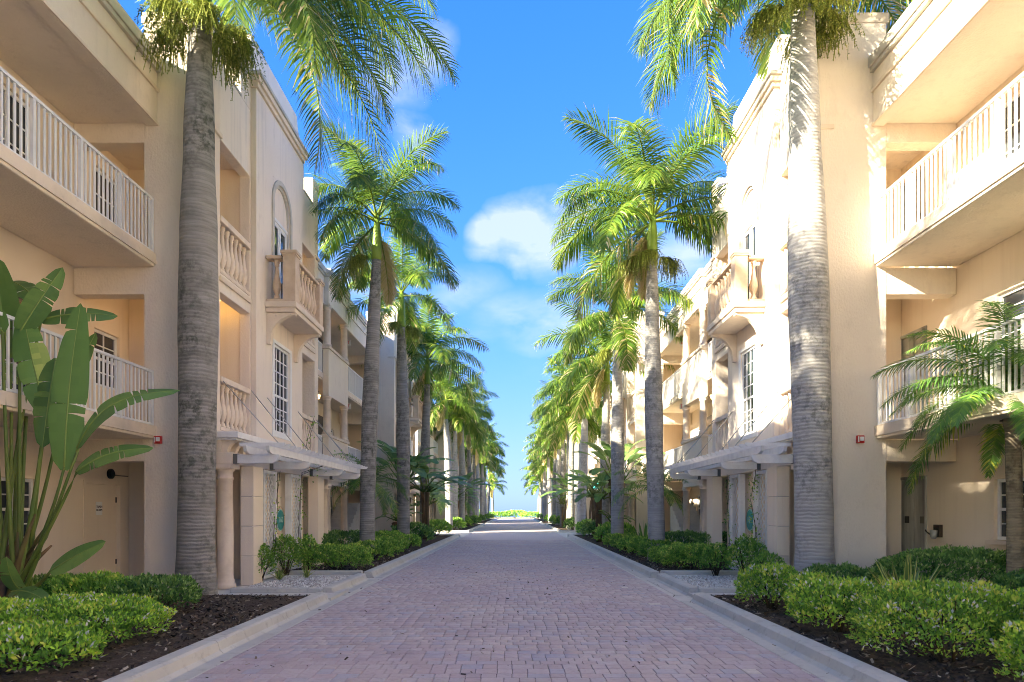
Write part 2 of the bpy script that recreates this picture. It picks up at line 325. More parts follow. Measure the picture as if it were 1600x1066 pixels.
# far stretch of the road, too distant to tell single pavers
def far_road():
    m = bpy.data.materials.new('distant_pavers'); m.use_nodes = True; n = m.node_tree.nodes; l = m.node_tree.links; b = n['Principled BSDF']
    b.inputs['Roughness'].default_value = .85
    g = n.new('ShaderNodeNewGeometry'); bt = n.new('ShaderNodeTexBrick'); l.new(g.outputs['Position'], bt.inputs['Vector'])
    bt.inputs['Scale'].default_value = 1; bt.inputs['Brick Width'].default_value = .19; bt.inputs['Row Height'].default_value = .145; bt.inputs['Mortar Size'].default_value = .008
    bt.inputs['Color1'].default_value = (.56,.46,.44,1); bt.inputs['Color2'].default_value = (.51,.44,.42,1); bt.inputs['Mortar'].default_value = (.38,.33,.31,1)
    l.new(bt.outputs['Color'], b.inputs['Base Color']); return m
M['farroad'] = far_road()
def trunkmat(name, c1, c2, c3, ringsc=9.0):
    m = bpy.data.materials.new(name); m.use_nodes = True; n = m.node_tree.nodes; l = m.node_tree.links; b = n['Principled BSDF']
    b.inputs['Roughness'].default_value = .9; b.inputs['Specular IOR Level'].default_value = .2
    c = n.new('ShaderNodeTexCoord')
    mp_ = n.new('ShaderNodeMapping'); mp_.inputs['Scale'].default_value = (1.2, 1.2, 7); l.new(c.outputs['Object'], mp_.inputs['Vector'])
    t1 = n.new('ShaderNodeTexNoise'); t1.inputs['Scale'].default_value = 1.6; t1.inputs['Detail'].default_value = 7; l.new(mp_.outputs[0], t1.inputs['Vector'])
    t2 = n.new('ShaderNodeTexNoise'); t2.inputs['Scale'].default_value = 9; t2.inputs['Detail'].default_value = 8; t2.inputs['Roughness'].default_value = .7; l.new(c.outputs['Object'], t2.inputs['Vector'])
    t3 = n.new('ShaderNodeTexNoise'); t3.inputs['Scale'].default_value = 1.1; t3.inputs['Detail'].default_value = 3; l.new(c.outputs['Object'], t3.inputs['Vector'])
    w = n.new('ShaderNodeTexWave'); w.bands_direction = 'Z'; w.inputs['Scale'].default_value = ringsc*.55; w.inputs['Distortion'].default_value = 3.5; w.inputs['Detail'].default_value = 4; w.inputs['Detail Scale'].default_value = .9
    l.new(c.outputs['Object'], w.inputs['Vector'])
    r1 = n.new('ShaderNodeMapRange'); r1.inputs['From Min'].default_value = .35; r1.inputs['From Max'].default_value = .65; l.new(t1.outputs['Fac'], r1.inputs['Value'])
    x1 = n.new('ShaderNodeMix'); x1.data_type = 'RGBA'; l.new(r1.outputs[0], x1.inputs['Factor']); x1.inputs['A'].default_value = (*c1,1); x1.inputs['B'].default_value = (*c2,1)
    r2 = n.new('ShaderNodeMapRange'); r2.inputs['From Min'].default_value = .46; r2.inputs['From Max'].default_value = .60; l.new(t2.outputs['Fac'], r2.inputs['Value'])
    r3 = n.new('ShaderNodeMapRange'); r3.inputs['From Min'].default_value = .40; r3.inputs['From Max'].default_value = .62; l.new(t3.outputs['Fac'], r3.inputs['Value'])
    mm = n.new('ShaderNodeMath'); mm.operation = 'MULTIPLY'; l.new(r2.outputs[0], mm.inputs[0]); l.new(r3.outputs[0], mm.inputs[1])
    x2 = n.new('ShaderNodeMix'); x2.data_type = 'RGBA'; l.new(mm.outputs[0], x2.inputs['Factor']); l.new(x1.outputs['Result'], x2.inputs['A']); x2.inputs['B'].default_value = (*c3,1)
    r4 = n.new('ShaderNodeMapRange'); r4.inputs['From Min'].default_value = .0; r4.inputs['From Max'].default_value = .22; r4.inputs['To Min'].default_value = .22; r4.inputs['To Max'].default_value = 0; l.new(w.outputs['Fac'], r4.inputs['Value'])
    x3 = n.new('ShaderNodeMix'); x3.data_type = 'RGBA'; l.new(r4.outputs[0], x3.inputs['Factor']); l.new(x2.outputs['Result'], x3.inputs['A']); x3.inputs['B'].default_value = (*c3,1)
    l.new(x3.outputs['Result'], b.inputs['Base Color'])
    bp = n.new('ShaderNodeBump'); bp.inputs['Strength'].default_value = .65; bp.inputs['Distance'].default_value = .014
    ad = n.new('ShaderNodeMath'); ad.operation = 'MULTIPLY_ADD'; l.new(w.outputs['Fac'], ad.inputs[0]); ad.inputs[1].default_value = .6; l.new(t2.outputs['Fac'], ad.inputs[2])
    l.new(ad.outputs[0], bp.inputs['Height']); l.new(bp.outputs[0], b.inputs['Normal'])
    return m
M['trunk_grey'] = trunkmat('grey_palm_bark', (.34,.325,.30), (.235,.225,.205), (.10,.105,.085))
M['trunk_pale'] = trunkmat('pale_palm_bark', (.46,.445,.42), (.36,.35,.335), (.20,.20,.185))
M['trunk_date'] = trunkmat('date_palm_bark', (.30,.26,.20), (.20,.17,.13), (.07,.055,.04), 14)
M['shaft'] = mat('green_crownshaft', (.13,.25,.035), .45, .4, noise=[(2.2, (.24,.33,.05), .4, .7, 4), (9, (.09,.16,.03), .55, .8, 4)], stretch=(1,1,.3))
M['sheath'] = mat('dry_brown_sheath', (.20,.14,.085), .9, .1, noise=[(7, (.10,.07,.045), .4, .7, 6)], stretch=(1,1,.25), bump=(18,.5,.01))
M['rachis'] = mat('frond_rib', (.22,.28,.07), .5, .3)
M['frond'] = leafmat('royal_palm_leaf', [(0, (0.043,0.106,0.017)), (.35, (0.087,0.187,0.025)), (.66, (0.162,0.261,0.031)), (.86, (0.298,0.336,0.050)), (.93, (0.522,0.422,0.174)), (1, (0.621,0.497,0.298))], tr=.42)
M['datefrond'] = leafmat('date_palm_leaf', [(0, (0.071,0.176,0.054)), (.5, (0.128,0.292,0.062)), (.88, (0.280,0.457,0.070)), (1, (0.700,0.700,0.106))], tr=.35)
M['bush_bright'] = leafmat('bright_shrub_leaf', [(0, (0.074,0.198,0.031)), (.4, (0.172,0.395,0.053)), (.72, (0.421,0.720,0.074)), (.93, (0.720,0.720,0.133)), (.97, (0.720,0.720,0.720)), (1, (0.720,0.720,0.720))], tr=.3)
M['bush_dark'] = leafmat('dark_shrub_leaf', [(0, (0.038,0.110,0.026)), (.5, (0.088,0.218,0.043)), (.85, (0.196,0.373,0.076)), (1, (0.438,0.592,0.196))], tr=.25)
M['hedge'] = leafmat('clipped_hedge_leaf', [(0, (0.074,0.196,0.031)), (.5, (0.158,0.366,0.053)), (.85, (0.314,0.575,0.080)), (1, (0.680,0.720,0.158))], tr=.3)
M['paddle'] = leafmat('paddle_leaf', [(0, (0.084,0.195,0.051)), (.5, (0.143,0.287,0.072)), (.85, (0.246,0.406,0.101)), (1, (0.511,0.608,0.172))], rough=.38, spec=.5, tr=.32)
M['stalk'] = mat('green_stalk', (.11,.18,.04), .5, .3, noise=[(3, (.17,.20,.05), .4, .7, 4)])
M['midrib'] = mat('pale_leaf_midrib', (.26,.36,.10), .5, .3)
M['oldstalk'] = mat('olive_brown_stalk', (.15,.12,.05), .7, .2, noise=[(5, (.09,.055,.03), .4, .7, 5), (2, (.20,.20,.05), .5, .7, 3)], stretch=(1,1,.3))
M['flower'] = leafmat('palm_flower_strand', [(0, (.11,.17,.03)), (.5, (.25,.31,.05)), (1, (.50,.50,.13))], tr=.2)
M['drystrand'] = leafmat('dry_palm_strand', [(0, (.22,.15,.08)), (.5, (.40,.30,.17)), (1, (.55,.45,.3))], tr=.2)
M['spiky'] = leafmat('variegated_blade', [(0, (0.081,0.168,0.041)), (.5, (0.148,0.252,0.061)), (.8, (0.484,0.504,0.122)), (1, (0.672,0.624,0.204))], tr=.25)
M['twig'] = mat('brown_twig', (.07,.05,.03), .9, .1)
M['sea'] = mat('sea_water', (.05,.16,.22), .15, .5)

# ------------------------------------------------------------------ ground, road, kerbs
struct('ground', MB().box(-900, 900, -60, 2400, -.3, -.06), M['sand'])
struct('sea', MB().box(-1500, 1500, 150, 4200, -.4, -.05), M['sea'])
RX0, RX1 = -2.88, 2.72                        # paved carriageway between the gutters
struct('road_bed', MB().box(RX0, RX1, -6, 34, -.06, -.014), M['joint'])
struct('distant_road', MB().box(-2.88, 2.72, 34, 118, -.06, -.001), M['farroad'])
for s in (-1, 1):
    struct('pavement', MB().box(s*2.7 if s > 0 else -2.86, s*11, -8, 118, -.058, -.006), M['walk'])
# pavers, in rows across the road, of three lengths
def lay_pavers():
    r = random.Random(3); out = []; y = -5.5; k = 0
    while y < 34:
        dy = (.145, .145, .19)[k % 3 if r.random() < .8 else r.randrange(3)]; x = RX0 + .004 - (k % 2)*.07
        while x < RX1-.004:
            w = r.choice((.14, .14, .14, .205))
            x1 = min(x+w, RX1-.003)
            if x1-max(x, RX0) > .03: out.append((max(x, RX0+.003), x1, y, y+dy, r.gauss(0, .0008), r.random()))
            x = x1
        y += dy; k += 1
    return out
pavers = lay_pavers()
def paver_mb(x0, x1, y0, y1, h):
    g, c = .0028, .005
    x0 += g; x1 -= g; y0 += g; y1 -= g; z = h; zc = h-.004
    v = [(x0,y0,-.03),(x1,y0,-.03),(x1,y1,-.03),(x0,y1,-.03),(x0,y0,zc),(x1,y0,zc),(x1,y1,zc),(x0,y1,zc),(x0+c,y0+c,z),(x1-c,y0+c,z),(x1-c,y1-c,z),(x0+c,y1-c,z)]
    f = [(0,1,5,4),(1,2,6,5),(2,3,7,6),(3,0,4,7),(4,5,9,8),(5,6,10,9),(6,7,11,10),(7,4,8,11),(8,9,10,11)]
    return v, f
road = empty('road', (0, 0, 0), kind='structure')
whites = [(2.15, 6.3+2.33*k) for k in range(12)]
def is_white(p_): return any(p_[0] <= wx < p_[1] and p_[2] <= wy < p_[3] for wx, wy in whites)
vis = sorted([p_ for p_ in pavers if p_[2] > 5.45 and abs((p_[0]+p_[1])/2)*F/p_[2] < 800], key=lambda p_: p_[2])
first = set(id(p_) for p_ in vis[:288])
cache = {}; bv = []; bf = []; bt = []
for p_ in pavers:
    x0, x1, y0, y1, h, t = p_
    if is_white(p_):
        v, f = paver_mb(x0, x1, y0, y1, .002); v = [(a-x0, b-y0, c) for a, b, c in v]
        m = bpy.data.meshes.new('white_paver'); m.from_pydata(v, [], f); m.materials.append(M['paver_white'])
        put('white_paver', m, road, at=(x0, y0, 0), label='off white paver among the clay ones' if p_ is not None else None); continue
    if id(p_) in first:
        key = (round(x1-x0, 3), round(y1-y0, 3))
        if key not in cache:
            v, f = paver_mb(0, x1-x0, 0, y1-y0, 0); m = bpy.data.meshes.new('paver'); m.from_pydata(v, [], f); m.materials.append(M['paver_one']); cache[key] = m
        put('paver', cache[key], road, at=(x0, y0, h)); continue
    v, f = paver_mb(x0, x1, y0, y1, h); b = len(bv); bv += v; bf += [tuple(i+b for i in q) for q in f]; bt += [t]*9
m = np_mesh('paving', np.array(bv), np.array(bf), M['paver'], {'tint': ('FACE', np.array(bt))})
put('paving', m, road, kind='stuff')

def kerb_profile(s, o, bump=0):
    b = (2.72 if s > 0 else 2.88) + o
    return [(b, -.05), (b, .001), (b+.17, -.004), (b+.21, .03), (b+.235, .115), (b+.265, .135), (b+.40, .14), (b+.415, .12), (b+.415, -.05)]
def kerb_run(s, y0, y1, o=0, parent=None, step=3.05):
    y = y0
    while y < y1-.05:
        e = min(y+step, y1); pr = kerb_profile(s, o)
        mb = MB().prism_y([(s*x, z) for x, z in pr], y+.006, e-.006)
        part('kerb_section', mb, M['concrete'], parent, bevel=.008); y = e
def kerb_return(s, y, x0, x1, parent, h=.14):
    mb = MB().box(s*x0, s*x1, y-.08, y+.08, -.05, h); part('kerb_section', mb, M['concrete'], parent, bevel=.02)
def bed(name, x0, x1, y0, y1, matn, z=.095, amp=.018, cell=.14):
    nx = max(2, int(abs(x1-x0)/cell)); ny = max(2, int((y1-y0)/cell)); r = np.random.RandomState(int(abs(x0*7+y0*13)) % 999)
    X, Y = np.meshgrid(np.linspace(x0, x1, nx+1), np.linspace(y0, y1, ny+1)); Z = z + r.randn(ny+1, nx+1)*amp*.5 + amp*np.sin(X*2.1)*np.sin(Y*1.7)
    v = np.stack([X.ravel(), Y.ravel(), Z.ravel()], 1); i = np.arange(ny)[:, None]*(nx+1)+np.arange(nx)[None, :]
    f = np.stack([i, i+1, i+nx+2, i+nx+1], -1).reshape(-1, 4)
    if x1 < x0: f = f[:, ::-1]
    o = put(name, np_mesh(name, v, f, M[matn], smooth=True)); o['kind'] = 'structure'; return o
def scatter(name, boxes, n, kind, matn, size, seed):
    r = np.random.RandomState(seed); vs_ = []; fs = []; tn = []; b = 0
    tot = sum((x1-x0)*(y1-y0) for x0, x1, y0, y1, z in boxes)
    for (x0, x1, y0, y1, z) in boxes:
        k = int(n*(x1-x0)*(y1-y0)/tot); c = np.stack([r.uniform(x0, x1, k), r.uniform(y0, y1, k), z + r.uniform(0, .02, k)], 1)
        s1 = size*r.uniform(.5, 1.6, k)
        if kind == 'chip':
            a = r.uniform(0, 6.28, k); t = r.uniform(-.6, .6, k); u = np.stack([np.cos(a)*np.cos(t), np.sin(a)*np.cos(t), np.sin(t)], 1)
            w = np.stack([-np.sin(a), np.cos(a), r.uniform(-.7, .7, k)], 1); l_ = s1[:, None]; q = (s1*r.uniform(.15, .45, k))[:, None]
            P_ = np.stack([c-u*l_-w*q, c+u*l_-w*q, c+u*l_+w*q, c-u*l_+w*q], 1).reshape(-1, 3)
            fs.append(np.arange(k*4).reshape(-1, 4)+b); tn.append(np.repeat(r.rand(k), 1)); vs_.append(P_); b += k*4
        else:
            o = np.array([(1,0,0),(0,1,0),(-1,0,0),(0,-1,0),(0,0,.7),(0,0,-.7)]); ff = np.array([(0,1,4),(1,2,4),(2,3,4),(3,0,4),(1,0,5),(2,1,5),(3,2,5),(0,3,5)])
            P_ = (c[:, None, :] + o[None]*s1[:, None, None]*r.uniform(.6, 1.3, (k, 6, 1))).reshape(-1, 3)
            fs.append((ff[None]+(np.arange(k)*6)[:, None, None]).reshape(-1, 3)+b); tn.append(np.repeat(r.rand(k), 8)); vs_.append(P_); b += k*6
    o = put(name, np_mesh(name, np.concatenate(vs_), np.concatenate(fs), M[matn], {'tint': ('FACE', np.concatenate(tn))})); o['kind'] = 'stuff'; return o
chipb = []; pebb = []
for s in (-1, 1):
    K = empty('kerb', (s*3.0, 0, 0), kind='structure'); kb = 3.12 if s > 0 else 3.28
    kerb_run(s, -2, 11.3, 0, K); kerb_return(s, 11.3, kb-.1, 4.9, K, .10)
    kerb_run(s, 12.0, 14.7, .10, K, 2.7); kerb_return(s, 12.02, kb+.1, 5.0, K, .13); kerb_return(s, 14.72, kb+.1, 5.0, K, .09)
    kerb_run(s, 15.1, 38.2, .06, K); kerb_return(s, 15.1, kb+.1, 4.98, K, .16); kerb_return(s, 38.2, kb-.2, 6.0, K)
    kerb_run(s, 45.4, 70, 0, K, 6); kerb_return(s, 45.4, kb-.2, 6.0, K); kerb_run(s, 77, 112, 0, K, 7)
    bed('flower_bed', s*kb, s*8.09, -1, 11.25, 'mulch'); bed('flower_bed', s*kb, s*6.2, 15.15, 38.1, 'mulch', cell=.2); bed('flower_bed', s*kb, s*6.0, 45.5, 70, 'mulch', cell=.5)
    bed('flower_bed', s*kb, s*6.0, 77, 112, 'mulch', cell=.8)
    bed('gravel_bed', s*(kb+.1), s*4.95, 12.1, 14.65, 'gravelbed', z=.07, amp=.01)
    struct('walkway', MB().box(s*3.05, s*8.09, 11.3, 12.5, -.005, .045), M['walk']); struct('walkway', MB().box(s*4.95, s*8.09, 12.5, 19.2, -.005, .05), M['walk'])
    struct('walkway', MB().box(s*6.2, s*8.09, 19.2, 31.3, -.005, .10), M['walk'])
    a, b = sorted((s*kb, s*8.0)); chipb.append((a, b, 4.5, 11.2, .10)); a, b = sorted((s*kb, s*5.2)); chipb.append((a, b, 15.2, 24, .10))
    a, b = sorted((s*(kb+.1), s*4.93)); pebb.append((a, b, 12.12, 14.62, .07))
scatter('mulch', chipb, 26000, 'chip', 'chips', .024, 1)
scatter('gravel', pebb, 7000, 'peb', 'gravel', .020, 2)
# fallen leaf bits on the paving and in the gutters
scatter('leaf_litter', [(-3.0, -2.6, 5, 25, .004), (2.65, 2.9, 5, 25, .004), (-2.6, 2.6, 5.5, 20, .003)], 420, 'chip', 'chips', .016, 5)

# ------------------------------------------------------------------ buildings
SHARE = {}
def baluster_mesh(kind):
    if kind in SHARE: return SHARE[kind]
    if kind == 'slat': m = MB().box(-.011, .011, -.017, .017, 0, .93).mesh('baluster', M['white'])
    elif kind in ('turned', 'turned_stone'):
        pr = [(.062,0),(.062,.05),(.045,.06),(.05,.09),(.03,.11),(.055,.17),(.078,.27),(.074,.36),(.045,.52),(.032,.66),(.03,.72),(.048,.74),(.036,.77),(.055,.80),(.055,.86)]
        m = MB().lathe(0, 0, pr, 12).mesh('baluster', M['stone' if kind == 'turned_stone' else 'caststone_light'])
    SHARE[kind] = m; return m
def railing(T, s, X, y0, y1, z, single=True, axis='y', far=False):
    """white picket railing at |x| = X between y0 and y1, floor height z"""
    mb = MB(); n = max(1, round((y1-y0)/1.12)); st = (y1-y0)/n
    mb.box(s*X-.028, s*X+.028, y0, y1, z+1.0, z+1.045).box(s*X-.018, s*X+.018, y0, y1, z+.05, z+.085)
    for k in range(n+1):
        c = min(max(y0+k*st, y0+.03), y1-.03); mb.box(s*X-.026, s*X+.026, c-.026, c+.026, z-.005, z+1.001)
    r_ = part('railing', mb, M['white'], T)
    bm_ = baluster_mesh('slat'); far_mb = MB()
    for k in range(n):
        c0 = y0+k*st; nb = 8
        for j in range(1, nb+1):
            c = c0+j*st/(nb+1)
            if single and c > 6: put('baluster', bm_, r_, at=(s*X, c, z+.075))
            else: far_mb.box(s*X-.011, s*X+.011, c-.017, c+.017, z+.075, z+1.001)
    if far_mb.v: part('pickets', far_mb, M['white'], r_, kind='stuff')
def balustrade(T, s, X, y0, y1, z, h=1.05, kind='turned', n=None, far=False, name='balustrade'):
    mt = M['caststone_light'] if kind == 'turned' else M['stone']
    r_ = part(name, MB().box(s*(X-.02), s*(X+.19), y0, y1, z, z+.07), mt, T, bevel=.01); part('rail', MB().box(s*(X-.035), s*(X+.20), y0, y1, z+h-.11, z+h), mt, r_, bevel=.01)
    n = n or round((y1-y0)/.195); bm_ = baluster_mesh(kind)
    for k in range(n):
        put('baluster', bm_, r_, at=(s*(X+.085), y0+(k+.5)*(y1-y0)/n, z+.07), scale=(1, 1, (h-.18)/.86))
def window(T, s, X, y0, y1, z0, z1, cols=2, rows=(2, 2), proud=.0, blind=False, sill=True, depth=.10, mt='white', label=None):
    """sash window whose frame face is at |x| = X"""
    fw = .055; mb = MB(); zm = z0+(z1-z0)*rows[0]/sum(rows)
    mb.box(s*X, s*(X+.06), y0, y0+fw, z0, z1).box(s*X, s*(X+.06), y1-fw, y1, z0, z1).box(s*X, s*(X+.06), y0+fw, y1-fw, z1-fw, z1).box(s*X, s*(X+.06), y0+fw, y1-fw, z0, z0+fw)
    mb.box(s*(X+.004), s*(X+.056), y0+fw, y1-fw, zm-.025, zm+.025)
    w_ = part('window', mb, M[mt], T, label=label)
    if sill: part('sill', MB().box(s*(X-.17), s*(X), y0-.07, y1+.07, z0-.08, z0-.002), M['trim'], w_, bevel=.01)
    zs = []
    for (a, b, n) in ((z0+fw, zm-.025, rows[0]), (zm+.025, z1-fw, rows[1])):
        for k in range(n): zs.append((a+(b-a)*k/n, a+(b-a)*(k+1)/n))
    ys = [(y0+fw+(y1-y0-2*fw)*k/cols, y0+fw+(y1-y0-2*fw)*(k+1)/cols) for k in range(cols)]
    mu = MB()
    for k in range(1, cols): mu.box(s*(X+.012), s*(X+.05), ys[k][0]-.011, ys[k][0]+.011, z0+fw, zm-.025).box(s*(X+.012), s*(X+.05), ys[k][0]-.011, ys[k][0]+.011, zm+.025, z1-fw)
    for (a, b, n) in ((z0+fw, zm-.025, rows[0]), (zm+.025, z1-fw, rows[1])):
        for k in range(1, n):
            zz = a+(b-a)*k/n
            for (ya, yb) in ys: mu.box(s*(X+.014), s*(X+.048), ya+.011, yb-.011, zz-.011, zz+.011)
    if mu.v: part('glazing_bar', mu, M[mt], w_)
    for (a, b) in zs:
        for (ya, yb) in ys:
            key = ('pane', round(yb-ya, 3), round(b-a, 3))
            if key not in SHARE: SHARE[key] = MB().box(-.003, .003, 0, yb-ya, 0, b-a).mesh('pane', M['glass'])
            put('pane', SHARE[key], w_, at=(s*(X+.034), ya, a))
    if blind:
        mb = MB(); z = z0+fw+.02
        while z < z1-fw: mb.add([(s*(X+.075), y0+fw, z), (s*(X+.075), y1-fw, z), (s*(X+.115), y1-fw, z+.034), (s*(X+.115), y0+fw, z+.034)], [(0,1,2,3)]); z += .05
        part('blind', mb, M['white'], w_)
    part('dark_backing', MB().box(s*(X+.13), s*(X+.16), y0-.02, y1+.02, z0-.02, z1+.02), M['darkback'], w_)  # flat dark sheet painting the gloom of the room, no room is built
def arcpts(cx, cz, r, a0, a1, n): return [(cx+r*math.cos(a0+(a1-a0)*k/n), cz+r*math.sin(a0+(a1-a0)*k/n)) for k in range(n+1)]
def lantern(at, label, group='lit ceiling lanterns of the walkways', wall=False):
    x, y, z = at; T = empty('ceiling_lantern', at, label, 'lantern', group)
    part('lamp_mount', MB().lathe(x, y, [(.05, z-.02), (.055, z-.001)], 10).lathe(x, y, [(.012, z-.10), (.012, z-.02)], 6).lathe(x, y, [(.11, z-.13), (.05, z-.09)], 10).lathe(x, y, [(.016, z-.33), (.035, z-.29), (.05, z-.285)], 8), M['brown'], T)
    part('lamp_shade', MB().lathe(x, y, [(.048, z-.285), (.085, z-.18), (.10, z-.13)], 10), M['lamp'], T)
def text_mesh(body, size, mt, name='lettering', ext=.003, align='CENTER'):
    c = bpy.data.curves.new(name, 'FONT'); c.body = body; c.size = size; c.extrude = ext; c.align_x = align; c.align_y = 'CENTER'
    o = bpy.data.objects.new(name, c); COL.objects.link(o); bpy.context.view_layer.update()
    m = bpy.data.meshes.new_from_object(o.evaluated_get(bpy.context.evaluated_depsgraph_get())); bpy.data.objects.remove(o); bpy.data.curves.remove(c)
    m.materials.clear(); m.materials.append(mt); m.name = name; return m
def exit_sign(at, label, faint=False):
    x, y, z = at; T = empty('exit_sign', at, label, 'sign', 'exit signs of the upper walkways')
    part('sign_box', MB().box(x-.20, x+.20, y-.02, y+.02, z-.28, z-.04).box(x-.02, x+.02, y-.01, y+.01, z-.04, z), M['signwhite'], T, bevel=.008)
    m = text_mesh('EXIT', .19, M['exitred']); put('lettering', m, T, at=(x, y-.024, z-.16), rot=(R(90), 0, 0), scale=(.85, 1.0, 1))

def block(T, s, y0, side, detail=2, mt='stucco_light'):
    """projecting entrance bay, 6.7 m long, front wall at |x| = 5.54"""
    y1 = y0+6.7; W = M[mt]; A, Bk, I = 5.54, 5.76, 8.09
    # flank walls facing along the street
    for (a, b) in ((y0, y0+.32), (y1-.32, y1)):
        part('flank_wall', MB().box(s*A, s*6.80, a, b, 0, 10.42), M['stucco'] if s < 0 or True else W, T, bevel=.012)
        part('coping', MB().box(s*(A-.02), s*6.84, a-.02, b+.02, 10.42, 10.60), M['trim'], T, bevel=.01)
        for (z0, z1) in ((2.39, 2.79), (5.45, 5.94), (8.23, 8.62)):
            part('beam', MB().box(s*6.80, s*I, a+.01, b-.01, z0, z1), M['stucco'], T, bevel=.01)
    # front wall
    o1, o2 = (y0+.32, y0+1.76), (y1-1.76, y1-.32)
    holes = [(*o1, 0, 2.37), (*o2, 0, 2.37), (*o1, 3.0, 5.6), (*o2, 3.0, 5.6), (*o1, 5.96, 8.47), (*o2, 5.96, 8.47)]
    part('front_wall', MB().wall_x(s*A, s*Bk, (y0+.32, y1-.32), (0, 9.86), holes), W, T, bevel=.012)
    # raised parapet in the middle with curved shoulders, thick in depth, low parapets and corner piers beside it
    c0, c1 = y0+1.3, y1-1.3
    sh = arcpts(c0, 11.5, .55, -math.pi/2, 0, 6); sh2 = arcpts(c1, 11.5, .55, math.pi, 1.5*math.pi, 6)
    poly = [(c0, 9.862)] + sh + sh2 + [(c1, 9.862)]
    part('parapet', MB().prism_x(poly, s*A, s*5.98), W, T, bevel=.012)
    for (a, b) in ((y0+.32, y0+.5), (y1-.5, y1-.32)): part('parapet_pier', MB().box(s*A, s*5.9, a, b, 9.862, 10.6), W, T)
    for (a, b) in ((y0+.5, c0), (c1, y1-.5)): part('coping', MB().box(s*(A-.015), s*5.80, a, b, 9.862, 9.91), M['moulding'], T)
    # small capital mouldings at the corner piers and bands under the balustrades
    for (a, b) in ((y0-.03, y0+.33), (y1-.33, y1+.03)): part('moulding', MB().box(s*(A-.05), s*(A+.3), a, b, 8.47, 8.56), M['trim'], T, bevel=.012)
    for (a, b) in (o1, o2):
        for z in (5.80,): part('moulding', MB().box(s*(A-.045), s*(A-.001), a-.05, b-.02, z, z+.09), M['trim'], T, bevel=.01)
        if detail >= 1:
            balustrade(T, s, A+.01, a, b, 3.001, 1.02, n=7); balustrade(T, s, A+.01, a, b, 5.962, 1.08, n=7)
        # walls closing the bay rooms, facing the breezeways
    for (a, b) in ((y0+1.8, y0+2.0), (y1-2.0, y1-1.8)): part('inner_wall', MB().box(s*(Bk+.001), s*I, a, b, .05, 9.4), M['recess'], T)
    for (a, b) in ((y0, y0+1.8), (y1-1.8, y1)):
        for z in (2.80, 5.95, 8.63): part('floor_slab', MB().box(s*(Bk+.002), s*I, a+.32 if a == y0 else a, b if a == y0 else b-.32, z, z+.19), M['stucco'], T)
    part('roof', MB().box(s*6.0, s*14, y0+.33, y1-.33, 9.42, 9.55), M['farwhite'], T)
    # central bay panel standing 12 cm proud, with window and arched door
    p0, p1 = y0+1.8, y1-1.8; yc = (p0+p1)/2; Xp = 5.42
    wy0, wy1 = yc-.53, yc+.53; dy = .56; spring = 8.42
    hol = [(wy0, wy1, 3.25, 5.25), (yc-dy, yc+dy, 6.0, spring+dy)]
    part('bay_panel', MB().wall_x(s*Xp, s*(A-.002), (p0, p1), (2.93, 10.35), hol), W, T, bevel=.012)
    sp = MB(); arc = arcpts(yc, spring, dy, 0, math.pi/2, 10)
    sp.prism_x([(yc+dy, spring+dy), (yc+dy, spring)] + arc[1:], s*(Xp), s*(A-.002))
    arc = arcpts(yc, spring, dy, math.pi, math.pi/2, 10)
    sp.prism_x([(yc-dy, spring+dy), (yc-dy, spring)] + arc[1:], s*(Xp), s*(A-.002))
    part('spandrel', sp, W, T)
    def ring(r0, r1, x0, x1, zb):
        mb = MB(); n = 20; o = arcpts(yc, spring, r1, 0, math.pi, n); i = arcpts(yc, spring, r0, 0, math.pi, n)
        for k in range(n): mb.prism_x([o[k], o[k+1], i[k+1], i[k]], x0, x1)
        mb.box(x0, x1, yc-r1, yc-r0, zb, spring).box(x0, x1, yc+r0, yc+r1, zb, spring); return mb
    part('arch_moulding', ring(dy-.005, dy+.10, s*(Xp-.035), s*(Xp-.001), 6.0), M['moulding'], T)
    part('arch_moulding', ring(dy-.07, dy-.006, s*(Xp+.01), s*(Xp+.06), 6.0), M['moulding'], T)
    # cornice
    for (z0, z1, o) in ((10.35, 10.45, .05), (10.45, 10.56, .10), (10.56, 10.63, .14)):
        part('cornice', MB().box(s*(Xp-o), s*(A-.001), p0-o, p1+o, z0, z1), M['moulding' if z0 > 10.5 else 'trim'], T, bevel=.006)
    # french doors under the arch: tympanum, two glazed leaves
    n = 14; tp = arcpts(yc, spring, dy-.075, 0, math.pi, n)
    part('tympanum', MB().prism_x([(yc+dy-.075, 8.15)] + tp + [(yc-dy+.075, 8.15)], s*(Xp+.05), s*(Xp+.09)), W, T)
    d = MB().box(s*(Xp+.03), s*(Xp+.09), yc-dy+.07, yc+dy-.07, 8.08, 8.149)
    dr = part('french_door', d, M['white'], T)
    for (a, b) in ((yc-dy+.07, yc-.005), (yc+.005, yc+dy-.07)):
        part('door_leaf', MB().wall_x(s*(Xp+.05), s*(Xp+.09), (a, b), (6.02, 8.08), [(a+.09, b-.09, 6.25, 7.98)]), M['white'], dr)
        part('pane', MB().box(s*(Xp+.068), s*(Xp+.074), a+.09, b-.09, 6.25, 7.98), M['glass'], dr)
    part('window_surround', MB().wall_x(s*(Xp-.03), s*(Xp-.001), (wy0-.10, wy1+.10), (3.15, 5.33), [(wy0, wy1, 3.25, 5.25)]), M['white'], T, bevel=.006)
    window(T, s, Xp+.02, wy0, wy1, 3.25, 5.25, 4, (3, 4), sill=False)
    # french balcony
    b0, b1 = yc-1.08, yc+1.08; Xb = 4.74
    bal = part('juliet_balcony', MB().box(s*(Xb+.04), s*(Xp-.001), b0+.04, b1-.04, 5.80, 5.90).box(s*Xb, s*(Xp-.001), b0, b1, 5.90, 6.02), M['trim'], T, bevel=.012)
